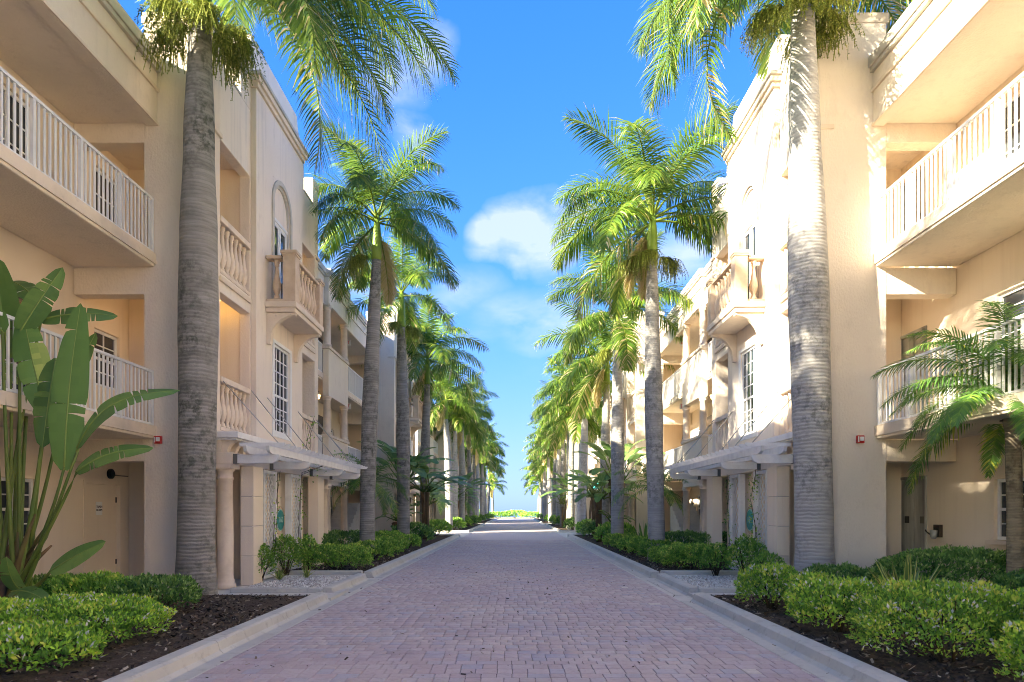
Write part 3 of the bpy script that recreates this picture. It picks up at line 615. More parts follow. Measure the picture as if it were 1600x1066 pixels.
    for yy in (b0+.10, b1-.10-.14):
        R_ = .52; cc = arcpts(Xb+.06+.0, 5.79-R_-.04, R_, math.pi/2, 0, 10)    # quarter circle cut
        poly = [(Xb+.06, 5.795), (Xp-.001, 5.795), (Xp-.001, 5.12), (Xb+.06+R_+.02, 5.12)] + [(x, z) for x, z in reversed(cc)] + [(Xb+.06, 5.755)]
        part('corbel', MB().prism_y([(s*x, z) for x, z in poly], yy, yy+.14), M['trim'], bal, bevel=.008)
    for yy in (b0+.02, b1-.30):
        part('balcony_post', MB().box(s*(Xb+.02), s*(Xb+.30), yy, yy+.28, 6.021, 7.06).box(s*(Xb-.02), s*(Xb+.34), yy-.04, yy+.32, 7.06, 7.13).box(s*(Xb+.0), s*(Xb+.32), yy-.02, yy+.30, 7.02, 7.06), M['stone'], bal, bevel=.008)
        part('rail', MB().box(s*(Xb+.30), s*(Xp-.001), yy+.04, yy+.24, 6.021, 6.09).box(s*(Xb+.34), s*(Xp-.001), yy+.02, yy+.26, 6.96, 7.03), M['stone'], bal, bevel=.008)
        put('baluster', baluster_mesh('turned_stone'), bal, at=(s*(Xb+.47), yy+.14, 6.09), scale=(1.15, 1.15, .87/.86))
    part('rail', MB().box(s*(Xb+.05), s*(Xb+.24), b0+.30, b1-.30, 6.021, 6.09).box(s*(Xb+.03), s*(Xb+.26), b0+.34, b1-.34, 6.96, 7.03), M['stone'], bal, bevel=.008)
    nb = 7 if detail >= 1 else 4
    for k in range(nb): put('baluster', baluster_mesh('turned_stone'), bal, at=(s*(Xb+.145), b0+.30+(k+.5)*(b1-b0-.6)/nb, 6.09), scale=(1, 1, .87/.86))
    # ground floor: base wall with a sign, pilasters, corner columns, entablature, ledge on corbels
    part('base_wall', MB().wall_x(s*5.40, s*(A-.001), (y0+1.80, y1-1.80), (.05, 2.34), []), M['recess'], T, bevel=.01)
    for (a, b) in ((y0+.55, y0+1.05), (y1-1.9, y1-1.36)):
        pl = part('pilaster', MB().box(s*5.03, s*5.24, a+.004, b-.004, .05, 2.34), M['joint'], T)
        zz = [.05, .62, 1.19, 1.76, 2.34] if a < yc else [.05, 2.34]
        for z0, z1 in zip(zz[:-1], zz[1:]): part('stone_block', MB().box(s*5.0, s*5.25, a, b, z0+.003, z1-.003), M['recess'], pl, bevel=.008)
    for yy in (y0+.14, y1-.14):
        mb = MB().lathe(s*5.37, yy, [(.19,.05),(.19,.14),(.16,.15),(.168,.20),(.15,.22),(.145,.3),(.148,1.0),(.132,2.06),(.15,2.07),(.15,2.10),(.132,2.11),(.135,2.2),(.165,2.23),(.165,2.26)], 24)
        mb.box(s*5.37-.19, s*5.37+.19, yy-.19, yy+.19, 2.26, 2.34); part('column', mb, M['caststone_light'], T)
    part('entablature', MB().box(s*5.18, s*(A-.002), y0-.03, y1+.03, 2.342, 2.56), M['recess'], T, bevel=.01)
    part('frieze', MB().box(s*5.38, s*(A-.002), y0-.03, y1+.03, 2.56, 2.86), M['trim'], T)
    part('ledge', MB().box(s*5.08, s*(A-.001), y0-.05, y1+.05, 2.78, 2.815).box(s*5.04, s*(A-.001), y0-.09, y1+.09, 2.815, 2.93), M['whitewood'], T, bevel=.008)
    k = y0+.02
    while k < y1-.1:
        pl = [(5.379, 2.562), (5.28, 2.562)] + [(5.28-.20+.2*math.cos(t), 2.562+.2*math.sin(t)) for t in [math.pi/2*q/6 for q in range(1, 7)]] + [(5.10, 2.779), (5.379, 2.779)]
        part('corbel', MB().prism_y([(s*x, z) for x, z in pl], k, k+.13), M['trim'], T, bevel=.005); k += .36
    if s < 0 and detail == 2: pass

def wing(T, s, y0, y1, detail=2, mt='stucco', bay=True, gmt='recess', W2=None):
    """recessed range with open walkways; slab edges at |x| = 6.6"""
    yb0, yb1 = y0+4.2, y0+6.9; W = M[mt]
    for z, nm in ((2.80, 'floor_slab'), (5.95, 'floor_slab')):
        part(nm, MB().box(s*6.60, s*8.09, y0, y1, z, z+.20), M[mt], T, bevel=.02)
        part('slab_edge', MB().box(s*6.57, s*6.599, y0, y1, z+.05, z+.235), M['trim'], T)
    part('soffit', MB().box(s*6.76, s*8.09, y0, y1, 8.58, 8.70), M[mt], T)
    fb = [(y0, yb0, 0), (yb0, yb1, .16), (yb1, y1, 0)]
    for (a, b, o) in fb:
        part('fascia', MB().box(s*(6.55-o), s*6.755, a, b, 8.53, 9.5), W, T, bevel=.01)
        part('moulding', MB().box(s*(6.52-o), s*(6.549-o), a, b, 8.53, 8.585).box(s*(6.51-o), s*(6.549-o), a, b, 9.14, 9.21), M['trim'], T, bevel=.006)
        part('coping', MB().box(s*(6.49-o), s*6.78, a-(.03 if o else 0), b+(.03 if o else 0), 9.5, 9.58).box(s*(6.46-o), s*6.80, a-(.05 if o else 0), b+(.05 if o else 0), 9.58, 9.78), M['moulding'], T, bevel=.01)
    part('roof', MB().box(s*6.781, s*14, y0, y1, 9.2, 9.3), M['farwhite'], T)
    for z in (3.0, 6.15):
        lead = y0+.02
        railing(T, s, 6.63, lead, yb0-.02, z, single=(detail == 2)); railing(T, s, 6.63, yb1+.02, y1-.02, z, single=(detail == 2))
    # column bay
    ground_top = 2.36
    for (z0, z1) in ((2.5, 4.0), (5.42, 7.03)):
        part('bay_parapet', MB().box(s*6.39, s*6.599, yb0, yb1, z0, z1), W, T, bevel=.01)
        part('coping', MB().box(s*6.34, s*6.66, yb0-.06, yb1+.06, z1, z1+.10), M['caststone_light'], T, bevel=.012)
    part('beam', MB().box(s*6.41, s*6.58, yb0+.02, yb1-.02, 2.36, 2.499), W, T)
    for yy in (yb0+.17, yb1-.17):
        for (z0, z1) in ((.1, 2.36), (4.1, 5.42), (7.13, 8.52)):
            part('column', MB().lathe(s*6.50, yy, [(.17, z0), (.17, z0+.07), (.145, z0+.09), (.13, z0+.13), (.12, z1-.16), (.135, z1-.15), (.135, z1-.12), (.12, z1-.11), (.155, z1-.07), (.165, z1-.001)], 20), M['caststone_light'], T)
def main_wall(T, s, y0, y1, wins, mt='recess'):
    part('main_wall', MB().wall_x(s*8.10, s*8.30, (y0, y1), (0, 9.4), [w_[:4] for w_ in wins]), M[mt], T, bevel=.01)

NB = {}
for s, nm in ((-1, 'left'), (1, 'right')):
    T = empty('apartment_building', (s*8, 12, 0), 'peach stucco walk-up apartments along the %s of the brick road, nearest the viewer' % nm, 'building', 'apartment buildings lining the road')
    NB[s] = T
    wing(T, s, .4, 12.5, 2); wing(T, s, 19.2, 31.3, 1)
    block(T, s, 12.5, nm, 2); block(T, s, 31.3, nm, 1); block(T, s, -6.3, nm, 0)
    L = []
    def addw(y0, y1, z0, z1, **k):
        L.append((y0, y1, z0, z1)); window(T, s, 8.16, y0, y1, z0, z1, **k)
    addw(10.70, 11.55, 1.0, 2.02, blind=True)
    addw(7.8, 8.9, 1.0, 2.02, blind=True)
    for z in (3.02, 6.17):
        addw(10.4, 11.5, z+.02+(.9 if s > 0 and z < 4 else 0), z+2.1, cols=2, rows=(2, 3), blind=True, sill=False)
        addw(8.0, 9.1, z+.02, z+2.1, cols=2, rows=(2, 3), blind=True, sill=False)
        if s < 0: addw(13.15, 13.98, z+.9 if z < 4 else z+.1, z+2.0, cols=2, rows=(2, 2), blind=True, sill=False)
    for yy in (22.2, 27.4, 29.6, 33.0, 36.2):
        for z in (0.1, 3.02, 6.17): addw(yy, yy+.9, z+.9, z+2.05, cols=2, rows=(1, 1), sill=False)
    if s < 0:
        # service door at ground level
        L.append((12.85, 14.0, .05, 2.02))
        D = part('door', MB().box(s*8.165, s*8.21, 12.87, 13.98, .06, 2.0), M['recess'], T, bevel=.006)
        part('door_frame', MB().wall_x(s*8.085, s*8.165, (12.80, 14.05), (.05, 2.07), [(12.87, 13.98, 0, 2.0)]), M['recess'], D)
        part('hinge', MB().box(s*8.15, s*8.166, 13.94, 13.97, 1.65, 1.76).box(s*8.15, s*8.166, 13.94, 13.97, .4, .5), M['brown'], D)
    else:
        # lift doors on every landing
        for z in (.05, 3.0, 6.15):
            L.append((13.45, 14.42, z, z+2.08))
            D = part('elevator_door', MB().wall_x(s*8.07, s*8.12, (13.42, 14.46), (z, z+2.13), [(13.48, 14.40, z, z+2.07)]), M['metal'], T, bevel=.005, label='brushed steel lift doors in a steel frame')
            part('door_leaf', MB().box(s*8.15, s*8.17, 13.48, 13.932, z+.01, z+2.07), M['metal'], D); part('door_leaf', MB().box(s*8.14, s*8.16, 13.948, 14.40, z+.01, z+2.07), M['metal'], D)
            part('door_badge', MB().box(s*8.146, s*8.1495, 13.60, 13.74, z+1.18, z+1.32), M['oldmetal'], D); part('door_badge', MB().box(s*8.136, s*8.1395, 14.10, 14.26, z+1.18, z+1.32), M['black'], D)
            part('dark_backing', MB().box(s*8.22, s*8.25, 13.4, 14.5, z-.04, z+2.1), M['darkback'], D)  # flat dark sheet painting the gloom behind the lift doors
    L = [(a, b, c, d) for a, b, c, d in L]
    main_wall(T, s, .4, 38.0, L)
    part('end_wall', MB().box(s*8.31, s*14, 37.78, 38.0, 0, 9.4), M['stucco'], T)
    part('rear_wall', MB().box(s*14.0, s*14.2, -6.3, 38.0, 0, 9.6), M['stucco'], T)
    part('main_wall', MB().box(s*8.10, s*8.30, -6.3, .395, 0, 9.4), M['recess'], T)
    part('end_wall', MB().box(s*8.31, s*14, -6.3, -6.1, 0, 9.4), M['stucco'], T)
    # dark slabs on the wall beyond the column bay, painting the shade of a stair well
    for z in (.10, 3.0, 6.15):
        part('stair_shade_panel', MB().box(s*7.95, s*8.09, 26.3, 28.9, z, z+2.35), M['brown'], T)
    for k in range(10): part('step', MB().box(s*(6.9+.0), s*7.9, 27.6+.28*k, 27.88+.28*k, .1, .1+.17*(k+1)), M['concrete'], T)
# buildings farther along, beyond the gap that lets the sun across the road
for s, nm in ((-1, 'left'), (1, 'right')):
    T = empty('apartment_building', (s*8, 58, 0), ('white far apartments with turquoise awnings beyond the gap on the left' if s < 0 else 'cream far apartments half hidden by palm trunks beyond the gap on the right'), 'building', 'apartment buildings lining the road')
    wing(T, s, 46.5, 58.5, 0, mt='farwhite'); block(T, s, 58.5, nm, 0, mt='farwhite')
    part('main_wall', MB().box(s*8.10, s*8.30, 46.5, 68, 0, 9.4), M['farwhite'], T); part('end_wall', MB().box(s*6.6, s*14, 46.2, 46.49, 0, 9.6), M['farwhite'], T)
    part('rear_wall', MB().box(s*14.0, s*14.2, 46.5, 68, 0, 9.6), M['farwhite'], T)
    for z in (0.1, 3.02, 6.17):
        for yy in (47.5, 49.2, 54.5, 56.5): window(T, s, 8.04, yy, yy+1.0, z+.8, z+2.05, cols=2, rows=(1, 1), sill=False)
    part('awning', MB().prism_y([(s*6.6, 3.75), (s*5.6, 3.25), (s*5.6, 3.05), (s*6.6, 3.05)], 47.2, 50.6), M['awning'], T)
    if s < 0: put('lettering', text_mesh('122', .5, M['signwhite']), T, at=(s*5.59, 48.9, 3.15), rot=(R(90), 0, R(90)), scale=(.8, .5, 1))
    T = empty('apartment_building', (s*8, 86, 0), 'last pale block before the sea on the %s, behind the farthest palms' % nm, 'building', 'apartment buildings lining the road')
    wing(T, s, 75, 87, 0, mt='farwhite'); block(T, s, 87, nm, 0, mt='farwhite'); part('main_wall', MB().box(s*8.10, s*8.30, 75, 100, 0, 9.4), M['farwhite'], T)
    part('rear_wall', MB().box(s*14.0, s*14.2, 75, 100, 0, 9.6), M['farwhite'], T); part('end_wall', MB().box(s*6.6, s*14, 74.7, 74.99, 0, 9.6), M['farwhite'], T)

# ------------------------------------------------------------------ fittings on the near buildings
def pergola(s, nm):
    T = empty('pergola', (s*4.9, 15.85, 2.3), 'weathered white timber pergola over the %s entrance, hung on steel rods' % nm, 'pergola', 'pergolas over the entrances')
    for yy in (12.58, 14.45, 17.25, 19.1):
        part('bracket_beam', MB().prism_y([(s*x, z) for x, z in ((5.17, 2.36), (4.46, 2.36), (4.38, 2.40), (4.34, 2.47), (4.34, 2.52), (5.17, 2.52))], yy-.045, yy+.045), M['whitewood'], T, bevel=.005)
        part('beam_shoe', MB().box(s*5.10, s*5.178, yy-.055, yy+.055, 2.35, 2.53), M['oldmetal'], T)
    for x in (4.45, 4.86):
        part('long_beam', MB().prism_x([(12.25, 2.66), (12.30, 2.56), (12.42, 2.524), (19.35, 2.524), (19.47, 2.56), (19.52, 2.66)], s*x-.03, s*x+.03), M['whitewood'], T, bevel=.004)
    k = 12.45
    while k < 19.45:
        part('slat', MB().prism_y([(s*xx, z) for xx, z in ((5.03, 2.661), (4.24, 2.661), (4.20, 2.69), (4.20, 2.73), (5.03, 2.73))], k, k+.038), M['whitewood'], T); k += .315
    for yy in (14.0, 14.9, 17.0, 18.6):
        part('support_rod', MB().tube([(s*5.41, yy, 3.95), (s*4.46, yy, 2.75)], .010, 6), M['metal'], T)
    for yy in (12.9, 19.0): part('support_rod', MB().tube([(s*5.53, yy, 3.95), (s*4.46, yy, 2.75)], .010, 6), M['metal'], T)
def trellis(s, y0, y1, label):
    T = empty('trellis', (s*5.22, (y0+y1)/2, .07), label, 'trellis', 'white lattice trellises by the entrances')
    z0, z1 = .07, 2.33
    part('frame', MB().box(s*5.16, s*5.30, y0, y0+.09, z0, z1).box(s*5.16, s*5.30, y1-.09, y1, z0, z1).box(s*5.18, s*5.28, y0+.09, y1-.09, z1-.07, z1).box(s*5.18, s*5.28, y0+.09, y1-.09, z0, z0+.07), M['whitewood'], T, bevel=.004)
    mb = MB(); a, b = y0+.09, y1-.09; w = b-a; st = .17; z = z0-w
    while z < z1:
        for d in (1, -1):
            za, zb = (z, z+w) if d > 0 else (z+w, z)
            pa = [a, za]; pb = [b, zb]
            lo, hi = z0+.07, z1-.07
            if max(za, zb) <= lo or min(za, zb) >= hi: continue
            def clipz(p_, q, zz): t = (zz-p_[1])/(q[1]-p_[1]); return [p_[0]+(q[0]-p_[0])*t, zz]
            for zz, f in ((lo, lambda v_: v_ < lo), (hi, lambda v_: v_ > hi)):
                if f(pa[1]): pa = clipz(pa, pb, zz)
                if f(pb[1]): pb = clipz(pb, pa, zz)
            x = s*(5.225 + .008*d); mb.bar((x, pa[0], pa[1]), (x, pb[0], pb[1]), .024, .008, up=(1,0,0))
        z += st
    part('lattice', mb, M['white'], T, kind='stuff')
for s, nm in ((-1, 'left'), (1, 'right')):
    pergola(s, nm)
    trellis(s, 14.02, 14.80, 'white lattice panel nearest the viewer at the %s entrance' % nm); trellis(s, 15.72, 16.50, 'white lattice panel beyond the round sign at the %s entrance' % nm)
    # oval house sign
    c = (s*5.39, 15.60, 1.27); T = empty('house_sign', c, 'round teal house number sign on the %s entrance wall' % nm, 'sign', 'teal house signs')
    def disc(r, x0, x1, hz=1.0): return MB().prism_x([(c[1]+r*math.cos(2*math.pi*k/28), c[2]+r*hz*math.sin(2*math.pi*k/28)) for k in range(28)], x0, x1)
    part('sign_surround', disc(.33, s*5.399, s*5.375), M['stone'], T, bevel=.006); part('sign_rim', disc(.25, s*5.374, s*5.362), M['aqua'], T); part('sign_face', disc(.225, s*5.361, s*5.355), M['teal'], T)
    m = text_mesh('160' if s < 0 else '161', .19, M['aqua']); put('lettering', m, T, at=(s*5.352, 15.6, 1.27), rot=(R(90), 0, R(90) if s < 0 else R(-90)))
    # fire alarm strobe on the flank wall
    x = s*6.52 if s < 0 else s*6.30; z = 2.78 if s < 0 else 2.79
    T = empty('fire_alarm', (x, 12.46, z), 'red fire alarm strobe on the %s flank wall' % nm, 'fire alarm', 'fire alarm strobes')
    part('alarm_box', MB().box(x-.065, x+.065, 12.43, 12.497, z-.07, z+.07), M['red'], T, bevel=.008); part('strobe_lens', MB().box(x-.02, x+.05, 12.415, 12.4295, z-.03, z+.045), M['signwhite'], T, bevel=.006)
    part('lettering', MB().box(x-.055, x-.035, 12.4255, 12.4295, z-.05, z+.05), M['signwhite'], T)
    for (y, z_) in ((13.2, 8.62), (13.2, 5.94), (18.6, 8.62), (25.6, 8.57), (25.6, 5.94), (25.6, 2.79), (37.0, 5.94), (13.5, 2.79)):
        if s > 0 and (y == 13.2 and z_ < 8) or (y == 13.5): continue
        fl = {8.62: 'top', 8.57: 'top', 5.94: 'middle', 2.79: 'lowest'}[z_]
        loc = {13.2: 'nearest', 18.6: 'second opening of', 25.6: 'column bay of', 37.0: 'second block of'}[y]
        xx = 7.4 if y not in (18.6, 13.2) else 6.55
        if y == 13.2: lantern((s*6.95, y, z_), 'amber lantern under the %s ceiling of the nearest %s breezeway' % (fl, nm))
        else: lantern((s*xx, y, z_), 'amber lantern under the %s ceiling at the %s the %s building' % (fl, loc, nm))
    for z_ in (8.57, 5.94): exit_sign((s*7.0, 28.2, z_), 'small white sign with red EXIT, %s walkway of the %s building' % ('top' if z_ > 8 else 'middle', nm))
# second lantern inside the first opening, seen through the balustraded window
lantern((-6.1, 13.9, 5.94), 'amber lantern glowing inside the middle balustraded opening on the left')
# door sign, spot, lift call panel, ash tray
T = empty('door_sign', (-8.16, 13.38, 1.5), 'small white sign with two dark lines on the peach door', 'sign')
part('sign_plate', MB().box(-8.162, -8.152, 13.28, 13.48, 1.40, 1.66), M['signwhite'], T, bevel=.004)
put('lettering', text_mesh('TRASH\nROOM', .062, M['brown']), T, at=(-8.150, 13.38, 1.53), rot=(R(90), 0, R(90)))
T = empty('bell', (-8.05, 13.45, 2.22), 'black round alarm bell above the peach door', 'alarm bell')
part('gong', MB().tube([(-8.09, 13.62, 2.22), (-8.04, 13.62, 2.22), (-8.02, 13.62, 2.22)], [.10, .10, .07], 16, smooth=False), M['black'], T)
part('conduit', MB().tube([(-8.085, 13.72, 2.2), (-8.085, 14.25, 2.2)], .012, 6), M['oldmetal'], T)
T = empty('lift_call_panel', (8.07, 14.55, 1.3), 'narrow grey lift call panel beside the steel doors', 'call panel')
part('panel_plate', MB().box(8.075, 8.095, 14.47, 14.59, .75, 1.75), M['metal'], T, bevel=.004); part('button', MB().tube([(8.076, 14.53, 1.3), (8.066, 14.53, 1.3)], .025, 10), M['black'], T)
T = empty('ash_bin', (8.0, 13.0, 1.0), 'brown and steel wall ashtray right of the lift', 'ashtray')
part('bin_back', MB().box(8.02, 8.095, 12.92, 13.10, .98, 1.22), M['brown'], T, bevel=.006); part('cup', MB().lathe(7.97, 13.0, [(.035, .95), (.06, 1.0), (.065, 1.12)], 12), M['metal'], T); part('handle', MB().tube([(8.03, 13.14, 1.0), (7.95, 13.2, 1.08), (7.93, 13.2, 1.12)], .014, 6), M['brown'], T)

# ------------------------------------------------------------------ vegetation
def np_put(name, v, f, m, tint, at, parent=None, rot=None, scale=None, **kw):
    me = np_mesh(name, v, f, m, {'tint': ('FACE', tint)}); return put(name, me, parent, at=at, rot=rot, scale=scale, **kw)
def frond_data(L=3.4, e0=40, droop=95, pw=1.3, n=105, leaf=.72, width=.036, seed=0, plume=28, dead=.0, hang=1.0, petiole=.16, vshape=0):
    """feather frond: rib starting at the origin along +X; drooping leaflets as bent ribbons. returns (rib points, radii, verts, faces, tint)"""
    r = np.random.RandomState(seed); N = 24; pts = [np.zeros(3)]; side = r.uniform(-.12, .12)
    for i in range(N):
        t = (i+.5)/N; a = math.radians(e0 - droop*t**pw); pts.append(pts[-1] + np.array([math.cos(a)*math.cos(side*t), math.cos(a)*math.sin(side*t*1.5), math.sin(a)])*L/N)
    pts = np.array(pts); V = []; Fc = []; T = []; b = 0
    ts = np.linspace(petiole, .995, n)
    for sgn in (-1, 1):
        for i, t in enumerate(ts):
            t = min(.998, t + r.uniform(-.004, .004)); k = t*N; i0 = int(k); fr = k-i0; i1 = min(i0+1, N)
            p = pts[i0]*(1-fr)+pts[i1]*fr; d = pts[min(i0+1, N)]-pts[max(i0-1, 0) if i0 == N else i0]; d = d/np.linalg.norm(d)
            sd_ = np.cross(d, [0, 0, 1]); sd_ /= (np.linalg.norm(sd_)+1e-6); up = np.cross(sd_, d)
            u = (t-petiole)/(1-petiole); ln = leaf*(.42+.9*math.sin(math.pi*min(1, .12+u*.80))**.8*.75)*(1 - .35*u**4)*r.uniform(.85, 1.1)
            if u > .93: ln *= .75
            fw = .35+.9*u**1.5; pl = math.radians(vshape + (plume if i % 2 else -plume*.7) + r.uniform(-9, 9))
            dr = sd_*sgn*math.cos(pl) + up*math.sin(pl) + d*fw; dr /= np.linalg.norm(dr)
            w = width*r.uniform(.8, 1.15)*(1 if u < .85 else .75); wd = np.cross(dr, up); nn = np.linalg.norm(wd); wd = wd/nn if nn > .05 else d
            q = p.copy(); seg = [0, .33, .68, 1.0]; ws = [.55, 1.0, .7, .06]; g = hang*r.uniform(.6, 1.35); row = []
            for j in range(4):
                if j:
                    dr2 = dr + np.array([0, 0, -1])*g*(.16, .55, 1.05)[j-1]; dr2 /= np.linalg.norm(dr2); q = q + dr2*ln*(seg[j]-seg[j-1])
                row.append(q-wd*w*ws[j]*.5); row.append(q+wd*w*ws[j]*.5)
            V += row; tt = np.clip(r.normal(.42, .2)+.12*(u-.5), 0, .84); 
            if r.rand() < dead: tt = r.uniform(.9, 1)
            for j in range(3):
                Fc.append((b+2*j, b+2*j+1, b+2*j+3, b+2*j+2)); T.append(min(1, tt + (.5 if (j == 2 and r.rand() < .10+dead) else 0)))
            b += 8
    return pts, np.array(V), np.array(Fc), np.array(T)
def rib_mesh(pts, r0=.035, r1=.006):
    st = pts[::3] if len(pts) > 9 else pts; n = len(st)
    return MB().tube([tuple(p) for p in st], [r0+(r1-r0)*(k/(n-1))**.7 for k in range(n)], 5)
def frond_mesh(name, matn, r0=.035, **kw):
    """one mesh holding leaflets and rib (two materials)"""
    pts, V, Fc, T = frond_data(**kw); mb = rib_mesh(pts, r0); b = len(V)
    q = [f for f in mb.f if len(f) == 4]; V2 = np.concatenate([V, np.array(mb.v)]); F2 = np.concatenate([Fc, np.array(q)+b]); T2 = np.concatenate([T, np.full(len(q), .72)])
    return np_mesh(name, V2, F2, M[matn], {'tint': ('FACE', T2)})
FR = {}
def frond_kind(k, v, lod):
    key = (k, v, lod)
    if key not in FR:
        prm = {'up': dict(e0=74, droop=58, hang=.55, plume=30), 'high': dict(e0=55, droop=95, hang=.85), 'mid': dict(e0=28, droop=92, hang=1.0), 'low': dict(e0=2, droop=78, hang=1.1, dead=.05), 'hang': dict(e0=-28, droop=58, hang=1.1, dead=.16, L=2.9),
               'dead': dict(e0=-62, droop=26, hang=1.0, dead=1.0, L=2.2, leaf=.5)}[k]
        n, wd = {0: (125, .030), 1: (95, .044), 2: (52, .075), 3: (30, .13)}[lod]
        FR[key] = frond_mesh('frond', 'frond', **dict(dict(L=3.3, n=n, width=wd, leaf=.78, seed=v*17+hash_(k)), **prm))
    return FR[key]
def hash_(s_): return sum(ord(c)*(i+3) for i, c in enumerate(s_)) % 97
def strands(seed, n=60, L=.75, out=.55):
    """branched flower spray: a stiff stalk arching out from the origin, strings of small flowers hanging from it"""
    r = np.random.RandomState(seed); V = []; Fc = []; T = []; b = 0
    for i in range(n):
        u = r.uniform(.12, 1)**.8; q = np.array([u*out, r.normal(0, .07)*u*2, .10*math.sin(u*2.4) - .16*u*u]); a = r.uniform(-1.5, 1.5); d = np.array([math.cos(a)*.8, math.sin(a)*.9, r.uniform(-.3, .35)]); d /= np.linalg.norm(d); ln = L*r.uniform(.55, 1.15)
        for j in range(8):
            d = d + np.array([r.uniform(-.16, .16), r.uniform(-.16, .16), -.42 if j < 4 else -.2]); d /= np.linalg.norm(d); q2 = q + d*ln/8; w = np.array([-math.sin(a), math.cos(a), .2])*.006
            V += [q-w, q+w, q2+w, q2-w]; Fc.append((b, b+1, b+2, b+3)); T.append(r.rand()*.7+.2); b += 4
            for m_ in range(3):
                o = q + (q2-q)*r.rand(); e = np.array([r.uniform(-1, 1), r.uniform(-1, 1), r.uniform(-1, .3)]); e /= np.linalg.norm(e); s_ = .016*r.uniform(.6, 1.5); x = np.cross(e, [0, 0, 1])*s_*.6
                V += [o-x, o+x, o+e*s_*2+x*.5, o+e*s_*2-x*.5]; Fc.append((b, b+1, b+2, b+3)); T.append(r.rand()); b += 4
            q = q2
    return np_mesh('flower_cluster', np.array(V), np.array(Fc), M['flower'], {'tint': ('FACE', np.array(T))})
def trunk_obj(T, x, y, z0, z1, lean=(0, 0), r=.27, matn='trunk_grey', seed=0, prof=None, name='trunk', n=28):
    rr = random.Random(seed); H = z1-z0; pts = []; rad = []; K = 26
    prof = prof or [(0, 1.22), (.025, 1.13), (.08, 1.04), (.2, 1.0), (.38, 1.04), (.5, 1.10), (.62, 1.02), (.8, .84), (1, .62)]
    for i in range(K+1):
        t = i/K; k = max(j for j in range(len(prof)) if prof[j][0] <= t); k = min(k, len(prof)-2); u = (t-prof[k][0])/(prof[k+1][0]-prof[k][0]); u = u*u*(3-2*u)
        rad.append(r*(prof[k][1]*(1-u)+prof[k+1][1]*u)*(1+rr.uniform(-.012, .012)))
        pts.append((x+lean[0]*t**1.4+.05*math.sin(t*3+seed), y+lean[1]*t**1.4, z0+H*t))
    # small ring steps
    P2 = []; R2 = []; M_ = 90 if n > 20 else 26
    for i in range(M_+1):
        t = i/M_*K; a = int(min(t, K-1)); f = t-a
        P2.append(tuple(pts[a][j]*(1-f)+pts[a+1][j]*f for j in range(3))); R2.append((rad[a]*(1-f)+rad[a+1]*f)*(1+rr.uniform(-.005, .005)))
    part(name, MB().tube(P2, R2, n), M[matn], T); return pts[-1], rad[-1]
def royal_palm(x, y, label, H=7.6, r=.27, lean=(0, 0), matn='trunk_grey', seed=0, lod=1, fronds=None, shaft=1.5, scale=1.0, drop=0, flowers=2, group='royal palms lining the road'):
    T = empty('royal_palm', (x, y, .08), label, 'palm tree', group); rr = random.Random(seed*31+5)
    top_, rt = trunk_obj(T, x, y, -.02, H, lean, r, matn, seed, n=28 if lod < 2 else 14)
    tx, ty, tz = top_
    part('crownshaft', MB().tube([(tx, ty, tz-.03), (tx, ty, tz+.12), (tx+.01, ty, tz+shaft*.55), (tx+.02, ty, tz+shaft)], [rt*.98, rt*1.12, rt*.92, rt*.5], 16 if lod < 2 else 8), M['shaft'], T)
    c = (tx+.02, ty, tz+shaft-.10)
    if fronds is None:
        fronds = []
        ph = rr.uniform(0, 360)
        for k, kind in enumerate(['up', 'up', 'up', 'high', 'high', 'high', 'high', 'high', 'mid', 'mid', 'mid', 'mid', 'mid', 'mid', 'low', 'low', 'low', 'low', 'hang']):
            fronds.append((kind, ph+137.5*k+rr.uniform(-14, 14), rr.uniform(.88, 1.1)*scale, None))
        for _ in range(drop): fronds.pop(rr.randrange(3, len(fronds)))
        for _ in range(rr.choice((0, 1, 1, 2))): fronds.append(('dead', rr.uniform(0, 360), rr.uniform(.8, 1), None))
    for i, (kind, az, sc, custom) in enumerate(fronds):
        me = frond_kind(kind, (i+seed) % 3, lod) if custom is None else frond_mesh('frond', 'frond', **dict(dict(n=135, width=.032, leaf=.80, seed=seed*50+i), **custom))
        dz = {'up': .12, 'high': .05, 'mid': -.05, 'low': -.16, 'hang': -.22, 'dead': -.3}.get(kind, 0)
        put('frond', me, T, at=(c[0]+.06*math.cos(R(az)), c[1]+.06*math.sin(R(az)), c[2]+dz), rot=(R(rr.uniform(-6, 6)), R(rr.uniform(-4, 4)), R(az)), scale=sc)
    for k in range(flowers):
        az = rr.uniform(0, 360) if flowers < 3 else (15, 165, 250, 300, 60)[k % 5]
        key = ('fl', k % 3, lod > 1)
        if key not in FR: FR[key] = strands(k*7+3, (150 if lod == 0 else 100) if lod < 2 else 30, .62 if lod == 0 else .8, .62 if lod == 0 else .55)
        put('flower_cluster', FR[key], T, at=(tx+rt*.8*math.cos(R(az)), ty+rt*.8*math.sin(R(az)), tz+.05), rot=(0, 0, R(az)), scale=1.0)
    return T
